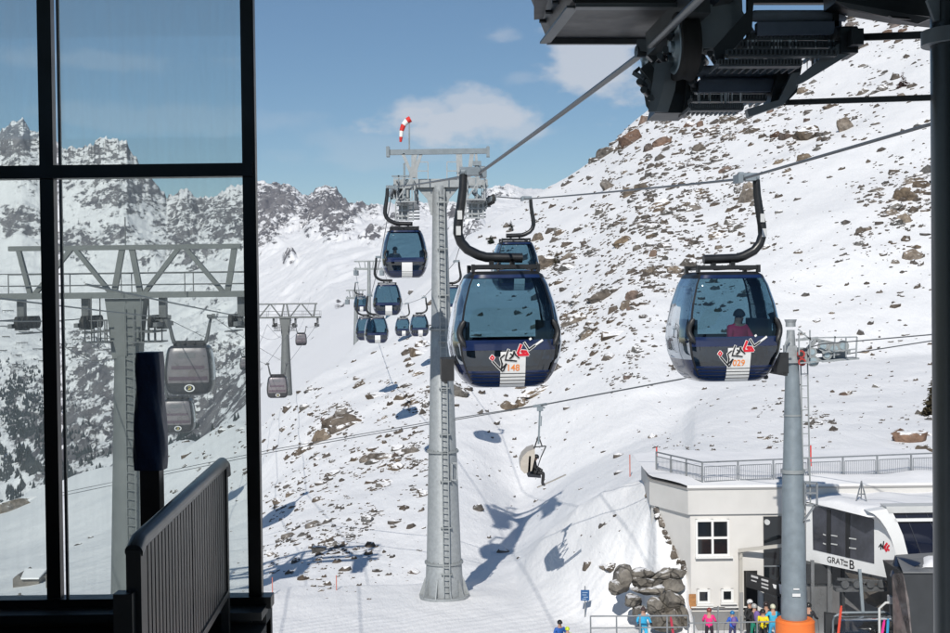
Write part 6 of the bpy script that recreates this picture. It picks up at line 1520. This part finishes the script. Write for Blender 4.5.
# blue slope sign
sg_ = thing('piste_sign', (P(585, 610, 57).x, 57, gz), 'small blue piste sign with pale lines of writing on a thin post', 'sign')
pz = near_hit(585, 617); py = pz.y if pz else 57
m = MB(); m.bar(P(585, 621, py), P(585, 586, py), .055); m.build('post', RAILM, sg_)
m = MB(); m.prism([P(580.8, 590, py-.06), P(589.3, 590, py-.06), P(589.3, 600.5, py-.06), P(580.8, 600.5, py-.06)], (0, .04, 0)); bd_ = m.build('board', mat('blue_sign', (.02, .09, .24), .4), sg_)
m = MB()
for (a, b_, v) in ((582.2, 587.6, 592.5), (582.2, 586.5, 594.8), (583.5, 588, 597), (582.2, 586.2, 598.9)): m.bar(P(a, v, py-.08), P(b_, v, py-.08), .015, .035)
m.parts('writing', mat('sign_pale', (.30, .40, .55), .5), bd_)
# low railing in front of the skiers
lf = thing('queue_railing', (P(640, 625, 54.6).x, 54.6, gz), 'low grey pipe railing in front of the waiting skiers', 'railing')
m = MB(); m.tube([P(590.5, 616, 54.6), P(640, 615.8, 54.6), P(688, 615.5, 54.6)], .035, 8); m.tube([P(590.5, 628, 54.6), P(688, 627, 54.6)], .028, 8); m.build('rail', RAILM, lf)
m = MB(); m.tube([P(688, 623, 54.4), P(778, 621.5, 54.4)], .032, 8); m.build('rail', RAILM, lf)
for u in (590.5, 616.5, 640, 667, 688):
    q = P(u, 616, 54.6); m = MB(); m.bar((q.x, 54.6, gz), q, .06, .06, up=(0, 1, 0)); m.build('post', RAILM, lf)
for u in (694, 718, 741, 757):
    q = P(u, 616 if u != 718 else 606, 54.4); m = MB(); m.bar((q.x, 54.4, gz), q, .055, .055, up=(0, 1, 0)); m.build('post', RAILM, lf)
# ================================================================== TWIN ROPE GONDOLA LIFT ON THE LEFT (seen through the window)
CONCT = mat('pale_steel_column', (.135, .145, .145), .6, .1, .12, 1.4)
DKST = mat('dark_lift_steel', (.12, .125, .13), .5, .3, .2, 4)
def t_tower(x, y, zb, ztop, s, label, full=True):
    """s = metres of half arm; built around the post's foot"""
    o = thing('cable_car_tower', (x, y, zb), label, 'lift tower', group='towers of the twin rope gondola lift')
    k = s/5.4; zt_, zl = ztop, ztop-2.2*k
    m = MB(); m.tube([(x, y, zb-.5), (x, y, zl-2.8*k)], [.80*k+.2, .60*k], 24); m.build('post', CONCT, o)
    m = MB(); m.prism([(x-.60*k, y-.45*k, zl-2.9*k), (x+.60*k, y-.45*k, zl-2.9*k), (x+.72*k, y-.45*k, zl-1.6*k), (x+.90*k, y-.45*k, zl-.15*k), (x-.90*k, y-.45*k, zl-.15*k), (x-.72*k, y-.45*k, zl-1.6*k)], (0, .9*k, 0)); m.build('column_head', CONCT, o)
    for yy in (y-.5*k, y+.5*k):
        m = MB(); m.bar((x-s*1.08, yy, zl), (x+s*1.08, yy, zl), .26*k, .28*k); m.build('lower_beam', CONCT, o)
    m = MB(); m.bar((x-s, y, zt_), (x+s*.98, y, zt_), .28*k, .22*k); m.build('upper_beam', CONCT, o)
    for a, b_ in ((-.92, -.84), (-.84, -.48), (-.48, -.14), (-.03, -.12), (.03, .11), (.20, .62) if False else (.14, .46), (.50, .88), (.90, .84)):
        top_a = {-.92: -.92}.get(a, a)
        m = MB()
        if (a, b_) == (-.92, -.84): p0, p1 = (-.92, zt_), (-.82, zl)
        elif (a, b_) == (-.84, -.48): p0, p1 = (-.80, zl), (-.46, zt_)
        elif (a, b_) == (-.48, -.14): p0, p1 = (-.44, zt_), (-.12, zl)
        elif (a, b_) == (-.03, -.12): p0, p1 = (-.03, zt_), (-.11, zl)
        elif (a, b_) == (.03, .11): p0, p1 = (.05, zt_), (.12, zl)
        elif (a, b_) == (.14, .46): p0, p1 = (.14, zl), (.46, zt_)
        elif (a, b_) == (.50, .88): p0, p1 = (.50, zt_), (.84, zl)
        else: p0, p1 = (.93, zt_), (.86, zl)
        m.bar((x+s*p0[0], y, p0[1]), (x+s*p1[0], y, p1[1]), .26*k, .20*k); m.build('truss_bar', CONCT, o)
    for yy in (y-.9*k, y+.9*k):
        m = MB()
        for z in (.35, .75): m.bar((x-s*1.07, yy, zl+z*k*1.35), (x+s*1.07, yy, zl+z*k*1.35), .03*k+.01, .035*k+.01)
        for f in np.linspace(-1.07, 1.07, 5): m.bar((x+s*f, yy, zl), (x+s*f, yy, zl+1.02*k), .03*k+.01)
        m.build('walkway_railing', DKST, o)
    if full:
        m = MB(); m.bar((x-.02, y, zt_), (x-.02, y, zt_+1.4*k), .05*k); m.build('antenna', DKST, o)
    for f in (-.90, -.35, .31, .98):
        q = Vector((x+s*f, y, zl)); m = MB(); m.bar(q, q-Vector((0, 0, 1.05*k)), .32*k, .4*k); m.build('hanging_post', DKST, o)
        q = q-Vector((0, 0, 1.35*k)); m = MB(); m.bar(q+Vector((0, -1.6*k, 0)), q+Vector((0, 1.6*k, 0)), .18*k, .2*k); m.box(q, (.5*k, .6*k, .45*k))
        m.box(q+Vector((.36*k*(1 if f < 0 else -1), 0, -.35*k)), (.4*k, 2.6*k, .05)); bo = m.build('wheel_beam', DKST, o)
        for j in range(5 if full else 3):
            w = MB(); w.cyl(q+Vector((.26*k*(1 if f < 0 else -1), (-1.3+2.6*j/(4 if full else 2))*k, .14*k)), (1, 0, 0), .30*k, .16*k, 14); w.build('rope_wheel', RUBBER, bo)
    for f in (-.22, .20):
        q = Vector((x+s*f, y-.2, zl-2.15*k)); m = MB(); m.box(q, (1.3*k, 1.6*k, .06*k))
        for a in (-.5, -.2, .1, .4):
            for yy in (-.7, .7): m.bar(q+Vector((a*k, yy*k, 0)), q+Vector((a*k, yy*k, 1.0*k+(1.1*k if a == -.2 else 0))), .05*k)
        for z in (.5, 1.0):
            for yy in (-.7, .7): m.bar(q+Vector((-.62*k, yy*k, z*k)), q+Vector((.62*k, yy*k, z*k)), .045*k)
        m.build('work_basket', DKST, o)
    if full: m = MB(); ladder(m, (x+.30, y-.98*k, zb), (x+.25, y-.66*k, zl-.5*k), .4, Vector((1, 0, 0)), .4); m.build('ladder', CONCT, o)
    return o
q1 = P(126, 250, 60); gb_ = float(near_z(q1.x, 60))
t_tower(q1.x, 60, gb_, P(126, 247.5, 60).z, (P(242, 248, 60).x-P(8, 248, 60).x)/2, 'large pale tower with a wide trussed cross arm, seen through the station window')
q2 = P(285, 304, 200)
t_tower(q2.x, 200, P(291, 392, 200).z, q2.z, (P(318, 304, 200).x-P(252, 304, 200).x)/2, 'distant grey tower with a trussed cross arm right of the window frame', False)
# the next tower of the line, beside the station and outside the picture; its shadow crosses the snow below
t_tower(q1.x+3.2, 27, GROUND_Z, 9.0, 5.4, 'large tower of the same lift beside the station, outside the picture') if False else None
# cabins
FBODY = mat('greyish_mauve_cabin_paint', (.18, .165, .175), .3, .2, .12, 2, coat=.3); FDARK = mat('charcoal_cabin_base', (.045, .045, .05), .35, .1, .15, 2); FGL = glass('grey_cabin_glass', (.42, .42, .46), .12)
def f_cabin(label, g, rz, w, detail=True):
    root = thing('twin_rope_cabin', (0, 0, 0), label, 'gondola', group='cabins of the twin rope gondola lift')
    hw = 1.5; hd = 1.35; z0, z1 = -1.75, -4.75
    def cls(kind, e, t):
        if t < .04: return 'roof'
        if kind in ('front', 'back'):
            if e > .84: return 'side_frame'
            if .10 < t < .62: return 'window'
            if t > .76: return 'lower_panel'
            return 'body'
        if .10 < t < .72 and e < .86: return 'side_window'
        if t > .76: return 'lower_panel'
        return 'side_frame'
    S, front, parts = cabin_shell(root, NT, hw, hd, z0, z1, 6.0, cls, NA=40, NTt=24)
    for k_, mb in parts.items():
        if k_ == 'roof': mb.add([S(2*math.pi*i/40, 0) for i in range(40)], [tuple(range(40))])
        if k_ == 'lower_panel': mb.add([S(2*math.pi*i/40, 1) for i in range(40)], [tuple(range(40))[::-1]])
        mm = {'roof': FDARK, 'side_frame': FDARK, 'window': FBODY, 'side_window': FGL, 'body': FBODY, 'lower_panel': FDARK}[k_]
        for pc in islands(mb): pc.build(k_, mm, root, local=True)
    m = MB(); q = strip(front, -1.0, 1.0, .40, .47, .02, 10, 2); m.add(q.v, q.f); q = strip(front, -1.18, 1.18, .62, .70, .02, 10, 2); m.add(q.v, q.f); m.build('stripe', mat('mauve_stripe', (.10, .075, .095), .4), root, local=True)
    m = MB(); q = strip(front, -.55, .45, .13, .24, .02, 6, 3); m.add(q.v, q.f); m.build('roof_hatch_panel', mat('grey_hatch', (.13, .13, .14), .4), root, local=True)
    if detail:
        e = MB(); n = 28; c = (.08, .86)
        vs = []
        for rr2 in (.20, .275):
            for i in range(n): a = 2*math.pi*i/n; vs.append(front(c[0]+math.cos(a)*rr2*1.15, c[1]+math.sin(a)*rr2*.85/3.0, .03))
        e.add(vs, [(i, (i+1) % n, n+(i+1) % n, n+i) for i in range(n)]); eo = e.build('emblem_ring', WHITE, root, local=True)
        e = MB(); e.add([front(c[0]+math.cos(2*math.pi*i/n)*.205*1.15, c[1]+math.sin(2*math.pi*i/n)*.205*.85/3.0, .03) for i in range(n)], [tuple(range(n))]); e.build('emblem_field', mat('emblem_blue', (.03, .035, .06), .4), eo, local=True)
        e = MB()
        for pts in ([(-.09,-.07),(.08,-.09),(.10,0),(-.06,.03),(-.08,.09),(.09,.07)],):
            for a, b_ in zip(pts[:-1], pts[1:]):
                for f in range(3): 
                    x_, y_ = a[0]+(b_[0]-a[0])*f/3, a[1]+(b_[1]-a[1])*f/3; x2_, y2_ = a[0]+(b_[0]-a[0])*(f+1)/3, a[1]+(b_[1]-a[1])*(f+1)/3; e.bar(front(c[0]+x_, c[1]+y_/3, .045), front(c[0]+x2_, c[1]+y2_/3, .045), .03, .03)
        e.build('emblem_mark', mat('emblem_yellow', (.65, .55, .20), .4), eo, local=True)
    m = MB(); m.box((0, 0, -1.66), (2.0, .5, .22)); m.bar((-.9, 0, -1.5), (.9, 0, -1.5), .16, .12)
    for x_ in (-.9, -.3, .3, .9): m.box((x_, 0, -1.58), (.14, .9, .1))
    m.build('roof_carrier', FDARK, root, local=True)
    for sx in (-1, 1):
        m = MB(); m.tube([(sx*.95, 0, -1.6), (sx*1.08, 0, -1.2), (sx*1.24, 0, -.35), (sx*1.32, 0, -.1)], [.13, .12, .09, .08], 8); ho = m.build('hanger_arm', DKST, root, local=True)
        m = MB(); m.box((sx*1.42, 0, -.02), (.5, .7, .16)); m.box((sx*1.25, -.3, .08), (.3, .25, .2)); m.bar((sx*1.2, 0, .0), (sx*1.75, 0, .02), .1); m.cyl((sx*1.45, .3, .1), (1, 0, 0), .12, .2); m.build('grip', DKST, ho, local=True)
    M = Matrix.Translation(g) @ Matrix.Rotation(rz, 4, 'Z') @ Matrix.Scale(w/3.0, 4); set_thing(root, M); return root
FC = []
for (u, v, px, y, lab, det) in ((189.5, 317.5, 50, 85, 'large mauve grey cabin with a round emblem, through the window right of the blue pad', True), (178, 380, 34, 115, 'mauve grey cabin half hidden behind the blue pad, below the large one', True), (277.3, 364, 22, 178, 'small mauve grey cabin with a dark base just right of the window frame', True), (301, 327, 12, 330, 'tiny distant cabin right of the distant trussed tower', False), (246, 350, 13, 300, 'tiny distant cabin left beside the window frame', False)):
    w = px*y/1300*.96; f_cabin(lab, P(u, v, y), R(6), w, det); FC.append((P(u, v, y), w))
TX1 = q1.x; S1 = (P(242, 248, 60).x-P(8, 248, 60).x)/2; zr1 = P(126, 247.5, 60).z-2.2*S1/5.4-1.05*S1/5.4
S2 = (P(318, 304, 200).x-P(252, 304, 200).x)/2; zr2 = q2.z-3.3*S2/5.4
gL = 'ropes of the twin rope gondola lift'
def pr(x, y, z): return Vector((x, y, z))
for sx, f1, f2 in ((-1, .31, .31), (1, .98, .98)):
    g0, w0 = FC[0]; g2, w2 = FC[2]
    rope([pr(TX1+S1*f1+3.0, 26, zr1+1.2), pr(TX1+S1*f1, 60, zr1), g0+Vector((sx*w0*.5, 0, 0)), g2+Vector((sx*w2*.5, 0, 0)), pr(q2.x+S2*f2, 200, zr2), FC[3][0]+Vector((sx*1.3, 0, 0))], .024, ('left' if sx < 0 else 'right')+' of the two ropes carrying the mauve grey cabins', .00002, 12, grp=gL)
for f1 in (-.90, -.35):
    rope([pr(TX1+S1*f1+3.0, 26, zr1+1.2), pr(TX1+S1*f1, 60, zr1), pr(q2.x+S2*f1-1, 200, zr2), pr(q2.x+S2*f1-12, 340, zr2+4)], .024, ('outer' if f1 < -.5 else 'inner')+' rope at the left arm of the large trussed tower', .0003, 12, grp=gL)
# ================================================================== HAZE in the valley air
hz = MB(); hz.box((-150, 1650, 205), (5200, 3800, 1690))
hm = bpy.data.materials.new('air_haze'); hm.use_nodes = True; n = hm.node_tree; n.nodes.clear(); o_ = n.nodes.new('ShaderNodeOutputMaterial'); pv = n.nodes.new('ShaderNodeVolumePrincipled')
pv.inputs['Color'].default_value = (.80, .88, 1, 1); pv.inputs['Density'].default_value = .00007; pv.inputs['Anisotropy'].default_value = 0.1; n.links.new(pv.outputs[0], o_.inputs['Volume'])
ho_ = hz.build('haze', hm); tag(ho_, 'thin pale haze in the valley air', 'haze', kind='stuff')
